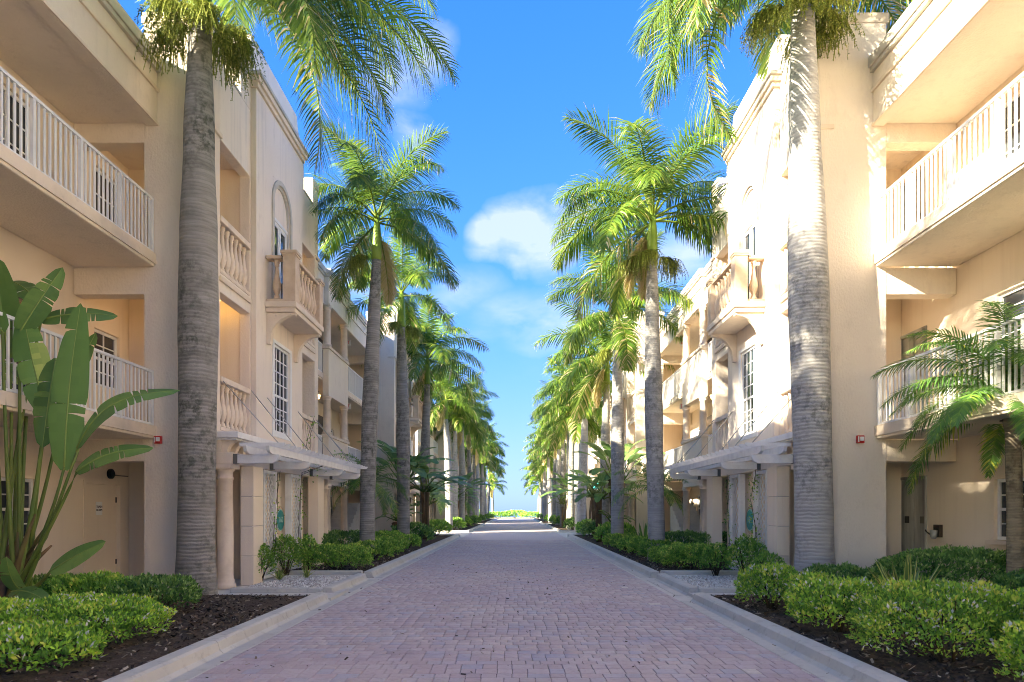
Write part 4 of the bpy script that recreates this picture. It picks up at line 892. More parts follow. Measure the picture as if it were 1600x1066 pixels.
# --- the two palms nearest the viewer
royal_palm(-5.52, 11.7, 'thick grey palm trunk rising before the left flank wall, nearest on the left', H=9.75, r=.295, lean=(.16, 0), matn='trunk_grey', seed=1, lod=0, shaft=1.3, flowers=5, fronds=[
    ('c', -8, 1, dict(L=4.6, e0=-26, droop=72, hang=.8, leaf=.9, dead=.06)), ('c', 6, 1, dict(L=5.0, e0=-18, droop=66, hang=.8, leaf=.92)), ('c', -4, 1, dict(L=4.7, e0=2, droop=66, hang=.8, leaf=.9)), ('c', 10, 1, dict(L=4.9, e0=14, droop=74, hang=.8)),
    ('c', 30, 1, dict(L=4.2, e0=30, droop=108, hang=.9)), ('c', -26, 1, dict(L=4.2, e0=-10, droop=84, hang=1.0, dead=.10, leaf=.85)), ('c', -48, 1, dict(L=4.2, e0=35, droop=112)), ('c', 60, 1, dict(L=4.0, e0=40, droop=100)), ('c', -75, 1, dict(L=3.8, e0=50, droop=80)),
    ('c', 2, 1, dict(L=4.5, e0=34, droop=100, hang=.9, leaf=.85)), ('c', 18, 1, dict(L=4.3, e0=-4, droop=80, leaf=.85)), ('high', 100, 1.1, None), ('high', 150, 1.1, None), ('mid', 200, 1.1, None), ('mid', 130, 1, None), ('high', 240, 1.1, None), ('up', 300, 1.1, None), ('up', 90, 1.1, None), ('mid', 260, 1, None)])
royal_palm(5.18, 11.9, 'thick pale palm trunk dappled by frond shadows, nearest on the right', H=10.2, r=.31, lean=(-.12, 0), matn='trunk_pale', seed=2, lod=0, shaft=1.4, flowers=5, fronds=[
    ('c', 183, 1, dict(L=3.9, e0=2, droop=112, hang=.9, leaf=.8)), ('c', 176, 1, dict(L=4.4, e0=-30, droop=96, hang=.9, dead=.10, leaf=.8)), ('c', 205, 1, dict(L=3.9, e0=-14, droop=74, hang=1.0, dead=.10)), ('c', 193, 1, dict(L=3.6, e0=12, droop=104, hang=1.0)),
    ('c', -14, 1, dict(L=3.6, e0=10, droop=104, hang=1.1)), ('c', -24, 1, dict(L=3.0, e0=-22, droop=68, hang=1.0, dead=.75)), ('c', 14, 1, dict(L=3.6, e0=18, droop=104, hang=1.0)), ('c', 24, 1, dict(L=3.3, e0=-4, droop=84, dead=.3)), ('c', -45, 1, dict(L=3.5, e0=15, droop=105)),
    ('high', 100, 1.1, None), ('high', 60, 1.1, None), ('mid', 140, 1.1, None), ('mid', 80, 1.1, None), ('high', 250, 1.1, None), ('up', 290, 1.1, None), ('mid', 300, 1.1, None), ('high', 215, 1.1, None), ('low', 150, 1.1, None), ('low', 230, 1.1, None)])
for x, y, H, lb, sd_ in ((-5.5, 4.4, 8.7, 'royal palm left of the viewer, its fronds shading the right flank wall', 71), (4.7, 4.4, 10.0, 'royal palm right of the viewer', 72), (-4.6, -2.0, 9.8, 'royal palm behind the viewer on the left', 73)):
    royal_palm(x, y, lb, H=H, r=.28, seed=sd_, lod=1, matn='trunk_grey', scale=1.1)
# --- the rows behind: (x, y, trunk height, radius, lean, bark)
rowL = [(-4.25, 19.8, 8.7, .245, .22, 'trunk_grey'), (-4.35, 26.3, 8.5, .26, .0, 'trunk_grey'), (-4.55, 34.5, 7.8, .25, .1, 'trunk_grey'), (-4.5, 46.2, 7.4, .26, -.05, 'trunk_pale'), (-4.35, 49.5, 7.2, .25, .0, 'trunk_pale'),
        (-4.2, 53.5, 7.9, .26, 0, 'trunk_pale'), (-4.5, 58.5, 7.5, .26, .1, 'trunk_grey'), (-4.3, 64.5, 7.6, .26, .1, 'trunk_grey'), (-4.3, 70.5, 7.1, .27, 0, 'trunk_grey'), (-4.4, 79, 7.6, .27, 0, 'trunk_pale'), (-4.2, 85, 7.0, .27, 0, 'trunk_pale'),
        (-4.3, 91, 7.2, .27, 0, 'trunk_pale'), (-4.3, 98, 6.4, .27, 0, 'trunk_pale'), (-4.2, 106, 6.9, .27, 0, 'trunk_grey'), (-4.1, 125, 4.9, .24, 0, 'trunk_grey')]
rowR = [(3.95, 19.2, 8.5, .25, -.08, 'trunk_pale'), (4.0, 26.5, 7.7, .26, -.1, 'trunk_pale'), (4.3, 33.0, 7.7, .26, .05, 'trunk_pale'), (3.95, 40.5, 7.5, .27, 0, 'trunk_pale'), (4.15, 45.5, 7.0, .26, 0, 'trunk_pale'), (4.0, 48.5, 7.5, .26, .05, 'trunk_grey'),
        (4.1, 52.5, 7.2, .26, 0, 'trunk_pale'), (4.1, 58, 7.6, .26, 0, 'trunk_grey'), (4.0, 64, 7.3, .26, 0, 'trunk_pale'), (4.1, 70, 7.1, .26, 0, 'trunk_grey'), (4.0, 78, 7.3, .27, 0, 'trunk_pale'), (4.1, 85, 6.7, .27, 0, 'trunk_pale'),
        (4.0, 92, 6.9, .27, 0, 'trunk_pale'), (4.2, 100, 6.3, .27, 0, 'trunk_pale'), (4.0, 108, 6.0, .27, 0, 'trunk_grey'), (4.2, 124, 4.6, .24, 0, 'trunk_grey')]
ordw = ['second', 'third', 'fourth', 'fifth', 'sixth', 'seventh', 'eighth', 'ninth', 'tenth', 'eleventh', 'twelfth', 'thirteenth', 'fourteenth', 'fifteenth', 'sixteenth', 'seventeenth']
look = {'trunk_grey': 'grey', 'trunk_pale': 'pale'}; rv = random.Random(99)
for nm, row in (('left', rowL), ('right', rowR)):
    for i, (x, y, H, r_, ln, mt) in enumerate(row):
        o = ordw[i]
        royal_palm(x, y, '%s trunked royal palm, %s in line behind the nearest of the %s row' % (look[mt], o, nm), H=H+(rv.uniform(-.35, .35) if y > 30 else 0), r=r_*rv.uniform(.82, .95), lean=(ln+(rv.uniform(-.22, .22) if y > 30 else 0), rv.uniform(-.2, .2)), matn=mt, seed=i*3+(4 if nm == 'left' else 40),
                   lod=1 if y < 30 else (2 if y < 60 else 3), flowers=rv.choice((1, 2, 3)) if y < 60 else 0, shaft=rv.uniform(1.25, 1.65), scale=.86 if (nm == 'left' and y < 30) else rv.uniform(.92, 1.12), drop=rv.choice((0, 1, 3)))

# --- paddle leaves (bird of paradise)
def blade_data(base, tip, width, arch=.15, fold=.25, up=(0, 0, 1), tears=3, seed=0, tipdroop=0.0, twist=0):
    """banana-like blade between two world points; returns verts, faces, tint, rib points"""
    r = np.random.RandomState(seed); a = np.array(base, float); c = np.array(tip, float); d = c-a; L = np.linalg.norm(d); d /= L
    u = np.array(up, float); u = u - d*np.dot(u, d); u /= np.linalg.norm(u)+1e-9; s_ = np.cross(d, u)
    if twist: ca, sa = math.cos(twist), math.sin(twist); s_, u = s_*ca+u*sa, u*ca-s_*sa
    N = 18; cuts = sorted(r.choice(range(4, N-2), min(tears, 8), replace=False)) if tears else []
    rib = [a + d*L*t + u*arch*L*math.sin(math.pi*t) + np.array([0, 0, -1])*tipdroop*L*t**3 for t in np.linspace(0, 1, N+1)]
    V = []; Fc = []; T = []
    for sg in (-1, 1):
        cc = sorted(r.choice(range(4, N-2), min(tears, 8), replace=False)) if tears else []; st = [0] + list(cc) + [N]
        for k in range(len(st)-1):
            i0, i1 = st[k], st[k+1]; ang = fold + r.uniform(-.14, .14) + (.25*r.rand() if tears else 0); b = len(V); tt = np.clip(r.normal(.45, .18), 0, 1)
            for i in range(i0, i1+1):
                t = i/N; w = width*.5*(math.sin(math.pi*min(1, max(.0, t*.93+.045)))**.55)*(1-.25*t)
                if i == N: w = .003
                if i == 0: w = width*.08
                ww = w*(.93 if (tears and i in (i0, i1) and i not in (0, N)) else 1); off = (.012 if (i == i0 and i0 > 0) else 0) - (.012 if (i == i1 and i1 < N) else 0)
                for q in (0, .5, 1.0):
                    p = rib[i] + d*off*L*q*.8 + s_*sg*ww*q*math.cos(ang*(.6+.6*q)) + u*ww*q*math.sin(ang*(1-.9*q))*.9 - np.array([0, 0, 1])*ww*q*q*.10
                    V.append(p)
            n = i1-i0
            for i in range(n):
                for q in range(2):
                    f = (b+i*3+q, b+i*3+q+1, b+(i+1)*3+q+1, b+(i+1)*3+q); Fc.append(f if sg > 0 else f[::-1]); T.append(np.clip(tt+r.uniform(-.06, .06), 0, 1))
    return np.array(V), np.array(Fc), np.array(T), rib
def paddle(T, base, tip, width, stalk=None, **kw):
    V, Fc, Tn, rib = blade_data(base, tip, width, **kw); o = ORG[T.name]; off = np.array(o)
    me = np_mesh('leaf', V-off, Fc, M['paddle'], {'tint': ('FACE', Tn)}, smooth=True); lf = put('leaf', me, T)
    part('midrib', MB().tube([tuple(p) for p in rib[::2]], [.013-.010*k/9 for k in range(len(rib[::2]))], 5), M['midrib'], lf)
    if stalk: part('stalk', MB().tube([tuple(p) for p in stalk], [.034-.018*k/(len(stalk)-1) for k in range(len(stalk))], 7), M['stalk'], T)
def curve3(a, b, c, n=9):
    a, b, c = Vector(a), Vector(b), Vector(c); return [a*(1-t)**2 + b*2*t*(1-t) + c*t*t for t in [k/n for k in range(n+1)]]
T = empty('bird_of_paradise_plant', (-6.55, 9.0, .08), 'large bird of paradise with broad green paddle leaves in the left foreground', 'plant'); root = Vector((-6.6, 9.0, .15))
# (leaf base px,py,depth) (tip px,py,depth) width, stalk bend px,py, options
for i, (b, t, w, sb, kw) in enumerate([
    ((100, 735, 8.75), (126, 474, 8.9), .50, (70, 860), dict(up=(.1, -1, .1), arch=.03, fold=.12, tears=2)),
    ((72, 645, 8.9), (36, 488, 9.1), .44, (50, 830), dict(up=(.3, -1, .2), arch=.05, fold=.15, tears=2)),
    ((120, 700, 8.7), (281, 610, 8.9), .34, (60, 880), dict(up=(-.35, -1, .55), arch=.20, fold=-.3, tears=4)),
    ((118, 738, 8.6), (240, 700, 8.8), .27, (70, 850), dict(up=(-.2, -1, .5), arch=.14, fold=-.25, tears=4)),
    ((78, 893, 8.5), (165, 846, 8.5), .30, (60, 920), dict(up=(0, -.9, .6), arch=.03, fold=.1, tears=0)),
    ((14, 560, 9.1), (-6, 402, 9.2), .52, (30, 780), dict(up=(.1, -1, .1), arch=.02, fold=.1, tears=1)),
    ((30, 520, 9.0), (98, 418, 9.2), .36, (30, 760), dict(up=(.4, -1, .3), arch=.02, fold=-.3, tears=3)),
    ((62, 500, 9.2), (184, 494, 9.5), .34, (20, 700), dict(up=(0, -1, .6), arch=.08, fold=-.3, tears=4)),
    ((88, 560, 9.0), (66, 700, 8.8), .40, (50, 760), dict(up=(.2, -1, 0), arch=.02, fold=.2, tears=5)),
    ((36, 600, 9.4), (-30, 560, 9.6), .36, (20, 760), dict(up=(0, -.5, 1), arch=.12, fold=-.4, tears=6)),
    ((60, 470, 9.6), (0, 440, 9.9), .4, (30, 700), dict(up=(0, -.6, 1), arch=.12, fold=-.3, tears=3)),
    ((18, 925, 8.3), (86, 950, 8.1), .26, (10, 940), dict(up=(0, -.6, 1), arch=.16, fold=-.3, tears=2)),
    ((-10, 640, 9.0), (-80, 520, 9.0), .45, (10, 800), dict(up=(.2, -1, .1), arch=.02, fold=.1, tears=2)),
    ((-30, 600, 9.3), (-130, 640, 9.2), .4, (0, 800), dict(up=(0, -.5, 1), arch=.2, fold=-.3, tears=5)),
    ((95, 640, 9.3), (150, 520, 9.6), .30, (70, 800), dict(up=(.1, -1, .1), arch=.03, fold=.2, tears=2)),
    ((5, 520, 8.8), (-60, 430, 8.8), .45, (10, 760), dict(up=(.1, -1, .1), arch=.03, fold=.2, tears=2)),
    ((40, 930, 8.6), (10, 870, 8.2), .30, (30, 940), dict(up=(0, -1, .3), arch=.1, fold=.1, tears=2))]):
    B, E = P(*b), P(*t); bend = P(sb[0], sb[1], b[2]); r0 = root + Vector((rnd.uniform(-.22, .22), rnd.uniform(-.2, .2), 0))
    paddle(T, B, E, w*1.12, curve3(r0, bend, B + (E-B)*.02), seed=i+3, **kw)
for k in range(13):
    a = root + Vector((rnd.uniform(-.3, .25), rnd.uniform(-.2, .2), 0)); b = a + Vector((rnd.uniform(-.25, .55), rnd.uniform(-.1, .1), rnd.uniform(.5, 1.3)))
    part('old_sheath', MB().tube(curve3(a, a+Vector((0, 0, .5)), b, 5), [.055, .06, .055, .04, .028, .012], 6), M['oldstalk' if k % 3 else 'sheath'], T)
bp_data = {}
def small_paddle_plant(x, y, h, label, seed, n=17, trunk=True, group='bird of paradise clumps under the palms'):
    T = empty('bird_of_paradise_plant', (x, y, .1), label, 'plant', group); r = random.Random(seed)
    hs_ = h*.55 if trunk else .1
    for k in range(3 if trunk else 0):
        dx, dy = r.uniform(-.35, .35), r.uniform(-.3, .3); part('stem', MB().tube([(x+dx*.5, y+dy*.5, .05), (x+dx*.7, y+dy*.7, hs_*.6), (x+dx, y+dy, hs_*r.uniform(.85, 1.1))], [.09, .075, .09], 8), M['sheath'], T)
    for k in range(n):
        az = k*2.4+r.uniform(-.4, .4); el = r.uniform(.25, 1.25); rad = (h-hs_)*.55
        b0 = Vector((x+r.uniform(-.2, .2), y+r.uniform(-.2, .2), hs_)); B = b0 + Vector((math.cos(az)*math.cos(el), math.sin(az)*math.cos(el), math.sin(el)))*rad*r.uniform(.8, 1.1)
        E = B + Vector((math.cos(az)*math.cos(el-.5), math.sin(az)*math.cos(el-.5), math.sin(el-.5)))*rad*r.uniform(1.0, 1.35)
        paddle(T, B, E, (E-B).length*.40, [b0, (b0+B)/2, B], seed=seed*20+k, arch=.08, fold=-.25, tears=r.choice((1, 3, 5)), tipdroop=.15, up=(0, -.3, 1))
for a in [(-4.25, 32.6, 4.3, 'leafy clump in front of the fourth left palm trunk', 10), (-4.7, 36.2, 3.2, 'dark clump low beside the gap on the left', 11), (3.75, 30.0, 3.6, 'open clump between the third and fourth right palms', 12), (4.6, 43.5, 4.2, 'tall sunlit clump past the gap on the right', 13), (-4.6, 52, 4.4, 'sunlit clump in the far left row', 14),
          (-4.9, 30.0, 5.0, 'tall clump with broad dark leaves leaning on the fourth left palm', 1), (-5.3, 32.0, 4.4, 'second broad leaved clump behind the fourth left palm', 2), (-4.9, 29.2, 1.9, 'low leafy clump at the foot of the left palms', 3), (-4.7, 61, 5.2, 'pale green broad leaved clump between far left trunks', 4),
          (4.55, 30.5, 4.9, 'tall yellow green clump beside the third right palm', 5), (4.2, 36.0, 4.0, 'broad leaved clump in shade among the right trunks', 6), (4.35, 29.8, 1.8, 'low leafy clump at the foot of the right palms', 7), (4.2, 52, 4.6, 'small broad leaved clump between far right trunks', 8), (3.9, 56, 3.6, 'farthest broad leaved clump on the right', 9)]:
    small_paddle_plant(*a)
# narrow strap-leaved clump right of the road and the variegated blades
def spiky(x, y, z, n, L, w, matn, label, seed, cat='plant', spread=.9, name='spiky_plant'):
    T = empty(name, (x, y, z), label, cat); r = random.Random(seed)
    for k in range(n):
        az = k*2.39996; el = R(85 - 60*(k/n)**.8*spread + r.uniform(-6, 6)); l_ = L*r.uniform(.75, 1.1)*(.8+.3*k/n); d = Vector((math.cos(az)*math.cos(el), math.sin(az)*math.cos(el), math.sin(el))); s_ = Vector((-math.sin(az), math.cos(az), 0)); up = s_.cross(d)
        V = []; Fc = []; Tn = []; N = 6
        for i in range(N+1):
            t = i/N; c = Vector((x, y, z)) + d*l_*t + Vector((0, 0, -1))*l_*.22*t*t*math.cos(el)*1.6; ww = w*.5*(math.sin(math.pi*(.18+.82*t))**.7 if i < N else .04)
            V += [c-s_*ww+up*ww*.25, c-s_*ww*.55+up*ww*.05, c, c+s_*ww*.55+up*ww*.05, c+s_*ww+up*ww*.25]
        for i in range(N):
            for q in range(4):
                Fc.append((i*5+q, i*5+q+1, i*5+q+6, i*5+q+5)); Tn.append(.85+r.uniform(-.1, .1) if q in (0, 3) else .3+r.uniform(-.2, .2))
        o = np.array(ORG[T.name]); put('leaf', np_mesh('leaf', np.array([tuple(v) for v in V])-o, np.array(Fc), M[matn], {'tint': ('FACE', np.array(Tn))}), T)
spiky(4.95, 8.65, .1, 38, 1.05, .075, 'spiky', 'variegated spiky plant among the rounded shrubs on the right', 1)
spiky(4.3, 22.8, .1, 34, 1.25, .10, 'datefrond', 'dark strap leaved clump behind the hedge by the second right palm', 2)
spiky(-5.6, 18.6, .1, 22, .9, .08, 'datefrond', 'strap leaved plant behind the clipped hedge on the left', 3)
spiky(-4.75, 13.75, .08, 22, .34, .03, 'spiky', 'small bright grassy tuft on the left gravel bed', 4, name='grass_tuft'); spiky(-4.35, 14.25, .08, 22, .36, .03, 'spiky', 'second bright grassy tuft on the left gravel bed, nearer the road', 5, name='grass_tuft')
spiky(4.45, 12.6, .08, 18, .26, .028, 'spiky', 'small grassy tuft on the right gravel bed', 6, name='grass_tuft')

# --- pygmy date palms
def date_palm(x, y, H, label, seed, n=22, L=1.75, lod=0, r=.10, group='pygmy date palms'):
    T = empty('date_palm', (x, y, .08), label, 'palm tree', group); rr = random.Random(seed)
    trunk_obj(T, x, y, 0, H, (.05, 0), r, 'trunk_date', seed, prof=[(0, 1.3), (.1, 1.1), (.7, 1.0), (.84, .95), (.9, 1.25), (1, 1.3)], n=14)
    rag = MB()
    for k in range(70):
        a = rr.uniform(0, 6.28); z = H-.34+rr.uniform(0, .4); rr_ = r*1.15; o = Vector((x+.05+rr_*math.cos(a), y+rr_*math.sin(a), z)); e = o+Vector((math.cos(a)*.07, math.sin(a)*.07, rr.uniform(-.03, .09))); rag.bar(o, e, .03, .02)
    part('leaf_bases', rag, M['brown'], T, kind='stuff')
    for k in range(n):
        az = k*137.5+rr.uniform(-12, 12); u = k/n; key = ('dp', k % 6, lod)
        e0 = 68-86*(k % 6)/5.5
        if key not in FR: FR[key] = frond_mesh('frond', 'datefrond', r0=.012, L=L, e0=e0, droop=88-18*(k % 6)/6, n=84 if lod == 0 else 40, leaf=.32, width=.024 if lod == 0 else .03, seed=k+70, plume=16, hang=.55, petiole=.10, dead=.0 if k % 6 < 5 else .25)
        put('frond', FR[key], T, at=(x+.05, y, H+.02), rot=(R(rr.uniform(-8, 8)), R(rr.uniform(-6, 6)), R(az)), scale=rr.uniform(.88, 1.12))
date_palm(7.05, 9.7, 3.1, 'pygmy date palm with shaggy trunk before the right window', 1, n=40, L=1.85)
date_palm(-5.3, 24.8, 2.5, 'pygmy date palm beyond the second left palm trunk', 2, n=18, lod=1); date_palm(4.9, 24.3, 2.3, 'pygmy date palm behind the second right palm trunk', 3, n=18, lod=1)
date_palm(-4.9, 40, 2.4, 'low bright palm at the corner of the gap on the left', 4, n=16, lod=1); date_palm(-4.4, 56, 2.2, 'low green palm between the far left trunks', 5, n=14, lod=1)

# --- shrubs and hedges
def shrub_data(rx, ry, h, n, leaf, seed, box=2.6, lump=.13, flat=.35):
    r = np.random.RandomState(seed); u = r.randn(n, 3); u /= np.linalg.norm(u, axis=1)[:, None]; u[:, 2] = np.abs(u[:, 2])*1.0 - .30*(r.rand(n) < .35)
    pw = box; nrm = (np.abs(u)**pw).sum(1)**(1/pw); s_ = u/nrm[:, None]
    depth = 1 - np.abs(r.randn(n))*.10; ph = r.uniform(0, 6.28, 8)
    w = lump*(np.sin(s_[:, 0]*5.1+ph[0])*np.sin(s_[:, 1]*4.7+ph[1]) + .7*np.sin(s_[:, 0]*11+ph[2])*np.sin(s_[:, 1]*10+ph[3]+s_[:, 2]*6) + .5*np.sin(s_[:, 2]*13+ph[4]+s_[:, 0]*9))
    d = depth*(1+w*.6); P_ = s_*d[:, None]*np.array([rx, ry, h*.62]) + np.array([0, 0, h*.40]); P_[:, 2] = np.maximum(P_[:, 2], .01+r.rand(n)*.05)
    # each leaf: pointed oval of two folded halves
    out = s_*np.array([1/rx, 1/ry, 1/(h*.62)]); out /= np.linalg.norm(out, axis=1)[:, None]; ax = out*.55 + r.randn(n, 3)*.55 + np.array([0, 0, .55]); ax /= np.linalg.norm(ax, axis=1)[:, None]
    sd_ = np.cross(ax, out + r.randn(n, 3)*.5); sd_ /= np.linalg.norm(sd_, axis=1)[:, None]+1e-6; nn = np.cross(sd_, ax)
    l_ = (leaf*r.uniform(.65, 1.3, n))[:, None]; b = P_; m = P_+ax*l_*.5
    V = np.stack([b, m+sd_*l_*.24+nn*l_*.07, P_+ax*l_, m-sd_*l_*.24+nn*l_*.07], 1).reshape(-1, 3); k = np.arange(n)*4
    Fc = np.stack([np.stack([k, k+1, k+2], 1), np.stack([k, k+2, k+3], 1)], 1).reshape(-1, 3)
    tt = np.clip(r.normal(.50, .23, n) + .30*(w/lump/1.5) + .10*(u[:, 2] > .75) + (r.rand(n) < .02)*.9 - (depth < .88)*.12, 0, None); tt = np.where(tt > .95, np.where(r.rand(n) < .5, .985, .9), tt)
    return V, Fc, np.repeat(tt, 2)
def shrub(name, x, y, rx, ry, h, label, matn, leaf=.052, dens=1.0, seed=0, group=None, cat='shrub', box=2.6, z=.09, cap=14000):
    area = 2*math.pi*((rx*ry+rx*h+ry*h)/3*1.3); n = int(min(cap, dens*area/(leaf*leaf*.25)*1.35))
    V, Fc, tn = shrub_data(rx, ry, h, n, leaf, seed, box)
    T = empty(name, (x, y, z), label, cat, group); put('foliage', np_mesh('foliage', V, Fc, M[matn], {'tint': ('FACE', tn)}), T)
    r = random.Random(seed); mb = MB()
    for k in range(16):
        a = r.uniform(0, 6.28); q = r.uniform(.3, .85); p0 = Vector((r.uniform(-.1, .1)*rx, r.uniform(-.1, .1)*ry, -.05)); p2 = Vector((math.cos(a)*rx*q, math.sin(a)*ry*q, h*r.uniform(.45, .9)))
        mb.tube([p0, p0*.3+p2*.6+Vector((0, 0, .02)), p2], [.012, .008, .004], 4, smooth=False)
    me = mb.mesh('branches', M['twig']); put('branches', me, T)
# right foreground
shrub('shrub', 3.66, 9.75, .46, .48, .60, 'squarish flowering shrub by the kerb, farthest left of the right bed', 'bush_bright', seed=1)
shrub('shrub', 3.95, 9.0, .36, .36, .54, 'small round shrub close to the trunk and the kerb on the right', 'bush_bright', seed=2)
shrub('shrub', 3.72, 7.85, .54, .46, .58, 'round shrub with pink tipped leaves in the middle of the right bed', 'bush_bright', seed=3)
shrub('shrub', 4.05, 6.4, .84, .62, .70, 'widest bright green shrub in the right foreground', 'bush_bright', seed=4, cap=26000, leaf=.042)
shrub('shrub', 4.3, 5.1, .58, .40, .62, 'bright shrub cut by the right edge of the picture', 'bush_bright', seed=5, leaf=.042, cap=16000)
shrub('shrub', 5.75, 7.2, .62, .45, .55, 'bright shrub behind the widest one, at the right edge', 'bush_bright', seed=6)
shrub('shrub', 5.0, 10.6, .55, .45, .52, 'low dark shrub at the foot of the nearest right trunk', 'bush_dark', seed=7); shrub('shrub', 5.55, 9.6, .5, .4, .45, 'low shrub between the right trunk and the long hedge', 'hedge', seed=17)
shrub('hedge', 6.75, 10.4, 1.35, .55, .78, 'long dark green hedge before the lift doors', 'bush_dark', seed=8, cap=20000, cat='hedge'); shrub('hedge', 7.3, 8.9, .95, .6, .62, 'dark hedge with pale blossoms below the right window', 'bush_dark', seed=9, cap=16000, cat='hedge')
# left foreground
shrub('shrub', -4.62, 7.25, .78, .72, .46, 'bright green shrub with white flowers in the left foreground', 'bush_bright', seed=10, cap=20000, leaf=.042); shrub('shrub', -5.6, 7.0, .8, .8, .42, 'bright shrub at the left edge below the paddle leaves', 'bush_bright', seed=11, cap=14000)
shrub('shrub', -4.42, 6.1, .66, .5, .34, 'lowest bright shrub at the bottom left corner', 'bush_bright', seed=12, cap=12000)
shrub('shrub', -4.95, 9.35, .55, .55, .47, 'dark leaved shrub at the foot of the grey trunk on the left', 'bush_dark', seed=13, leaf=.06); shrub('shrub', -5.75, 9.3, .62, .55, .50, 'mid green leafy shrub below the peach door', 'hedge', seed=14, leaf=.06)
shrub('shrub', -6.6, 9.9, .7, .5, .42, 'leafy shrub against the left wall behind the paddle plant', 'bush_dark', seed=15, leaf=.06)
# plants by the gravel beds
for i, (x, y, rx, h, lb) in enumerate([(-5.05, 13.5, .26, .75, 'loose green plant at the foot of the first left trellis'), (-4.95, 14.7, .32, .85, 'feathery green plant before the left sign wall'), (-4.75, 15.6, .3, .8, 'feathery plant by the second left trellis'),
                                        (4.75, 14.0, .42, .85, 'bushy green plant before the right sign wall'), (4.85, 13.1, .3, .6, 'soft green plant at the foot of the first right trellis'), (4.3, 14.6, .32, .7, 'green plant at the far corner of the right gravel bed')]):
    shrub('garden_plant', x, y, rx, rx, h, lb, 'hedge', leaf=.06, dens=.55, seed=30+i, cat='plant', z=.08, box=1.8)
# clipped hedge blocks behind the gravel beds
hl = {-1: [(-4.12, 15.95, .72, .62, .56), (-3.95, 19.0, .5, .5, .5), (-4.0, 20.9, .5, .6, .52), (-4.1, 22.6, .5, .6, .5), (-5.3, 18.2, .5, .7, .72), (-5.3, 20.6, .7, .7, .72), (-4.6, 24.6, .6, .6, .6), (-3.95, 25.2, .42, .6, .45)],
      1: [(4.08, 16.0, .62, .62, .58), (3.8, 17.35, .35, .5, .45), (3.95, 18.9, .48, .5, .52), (3.9, 20.6, .48, .55, .54), (3.9, 22.3, .5, .6, .5), (3.9, 24.0, .5, .6, .5), (5.35, 17.9, .6, .5, .78), (5.0, 20.5, .7, .7, .70), (3.85, 25.8, .5, .6, .45)]}
for s in (-1, 1):
    for i, (x, y, rx, ry, h) in enumerate(hl[s]):
        lb = '%s hedge block, %s from the viewer along the %s kerb' % ('dark clipped' if h > .65 else 'bright clipped', ['nearest', 'second', 'third', 'fourth', 'fifth', 'sixth', 'seventh', 'eighth', 'ninth'][i], 'left' if s < 0 else 'right')
        shrub('hedge', x, y, rx, ry, h, lb, 'bush_dark' if h > .65 else 'hedge', leaf=.05 if y < 18 else .075, seed=60+i+s, cat='hedge', group='clipped hedge blocks', box=4.0, cap=11000)
for i, (x, y) in enumerate([(-4.2, 28), (4.1, 28), (-4.3, 37), (4.2, 34), (4.2, 37.5), (-4.3, 47.5), (4.2, 47), (-4.3, 55), (4.2, 60), (-4.3, 62), (-4.2, 67), (4.2, 68), (-4.3, 80), (4.3, 82), (-4.3, 92), (4.3, 94), (-4.2, 102), (4.2, 104)]):
    shrub('shrub', x, y, .8, 1.2, .8, '%s low shrub under the %s palms, about number %s along the row' % ('bright' if i % 3 else 'dark', 'left' if x < 0 else 'right', ['one','two','three','four','five','six','seven','eight','nine','ten'][i//2]), 'hedge' if i % 3 else 'bush_dark', leaf=.14, seed=90+i, group='low shrubs under the palms', cap=1500)
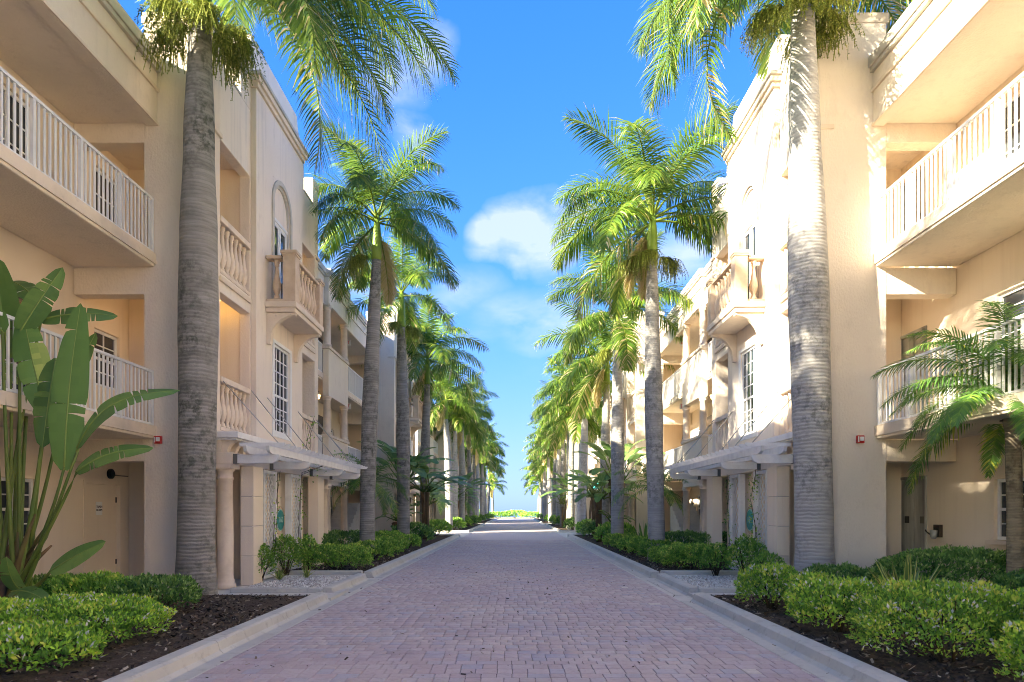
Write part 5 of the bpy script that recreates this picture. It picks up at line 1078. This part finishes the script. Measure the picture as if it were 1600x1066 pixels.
# dune hedge and far palms before the sea
for i in range(11):
    shrub('sea_grape_bush', -16+i*3.2, 121+(i % 3)*2, 2.3, 2.0, 1.05+.25*(i % 2), 'sea grape bush on the dune at the road end, %s from the left' % ['first','second','third','fourth','fifth','sixth','seventh','eighth','ninth','tenth','eleventh'][i], 'hedge', leaf=.26, seed=200+i, group='bushes on the dune', cap=1500, z=0)
# climbing vines on the trellises and pergolas
def vine(path, label, seed, n=150, spread=.10, leaf=.05):
    r = np.random.RandomState(seed); pts = [np.array(p_) for p_ in path]; T = empty('climbing_vine', tuple(path[0]), label, 'vine'); o = np.array(ORG[T.name]); V = []; Fc = []; Tn = []
    for k in range(n):
        t = r.rand()*(len(pts)-1); i = int(t); c = pts[i]*(1-t+i)+pts[min(i+1, len(pts)-1)]*(t-i)+r.randn(3)*spread*np.array([.5, 1, 1]); a = r.randn(3); a /= np.linalg.norm(a); s_ = np.cross(a, r.randn(3)); s_ /= np.linalg.norm(s_); l_ = leaf*r.uniform(.6, 1.4); b = len(V)
        V += [c, c+a*l_*.5+s_*l_*.28, c+a*l_, c+a*l_*.5-s_*l_*.28]; Fc.append((b, b+1, b+2, b+3)); Tn.append(r.rand())
    put('foliage', np_mesh('foliage', np.array(V)-o, np.array(Fc), M['hedge'], {'tint': ('FACE', np.array(Tn))}), T)
    mb = MB()
    for q in range(2): mb.tube([tuple(p_ + r.randn(3)*.04) for p_ in pts], .006, 4)
    part('stem', mb, M['twig'], T)
vine([(-5.12, 16.3, .3), (-5.12, 16.4, 1.2), (-5.12, 16.3, 2.3), (-4.6, 16.5, 2.62), (-4.5, 17.6, 2.62), (-4.7, 18.6, 2.9)], 'thin vine climbing the second left trellis onto the pergola', 1, 240)
vine([(-5.12, 14.5, .6), (-5.12, 14.7, 1.5), (-5.12, 14.7, 2.3)], 'sparse vine on the first left trellis', 2, 70)
vine([(5.12, 14.9, .3), (5.12, 14.6, 1.0), (5.12, 14.8, 1.7), (5.12, 14.6, 2.3)], 'leafy vine on the first right trellis', 3, 260)
vine([(5.12, 16.3, .4), (5.12, 16.5, 1.2), (5.12, 16.4, 2.3)], 'leafy vine on the second right trellis', 4, 150)
vine([(-5.3, 17.4, 3.0), (-5.35, 17.7, 3.5), (-5.3, 18.1, 3.9)], 'vine hanging at the second middle balustrade on the left', 5, 60)
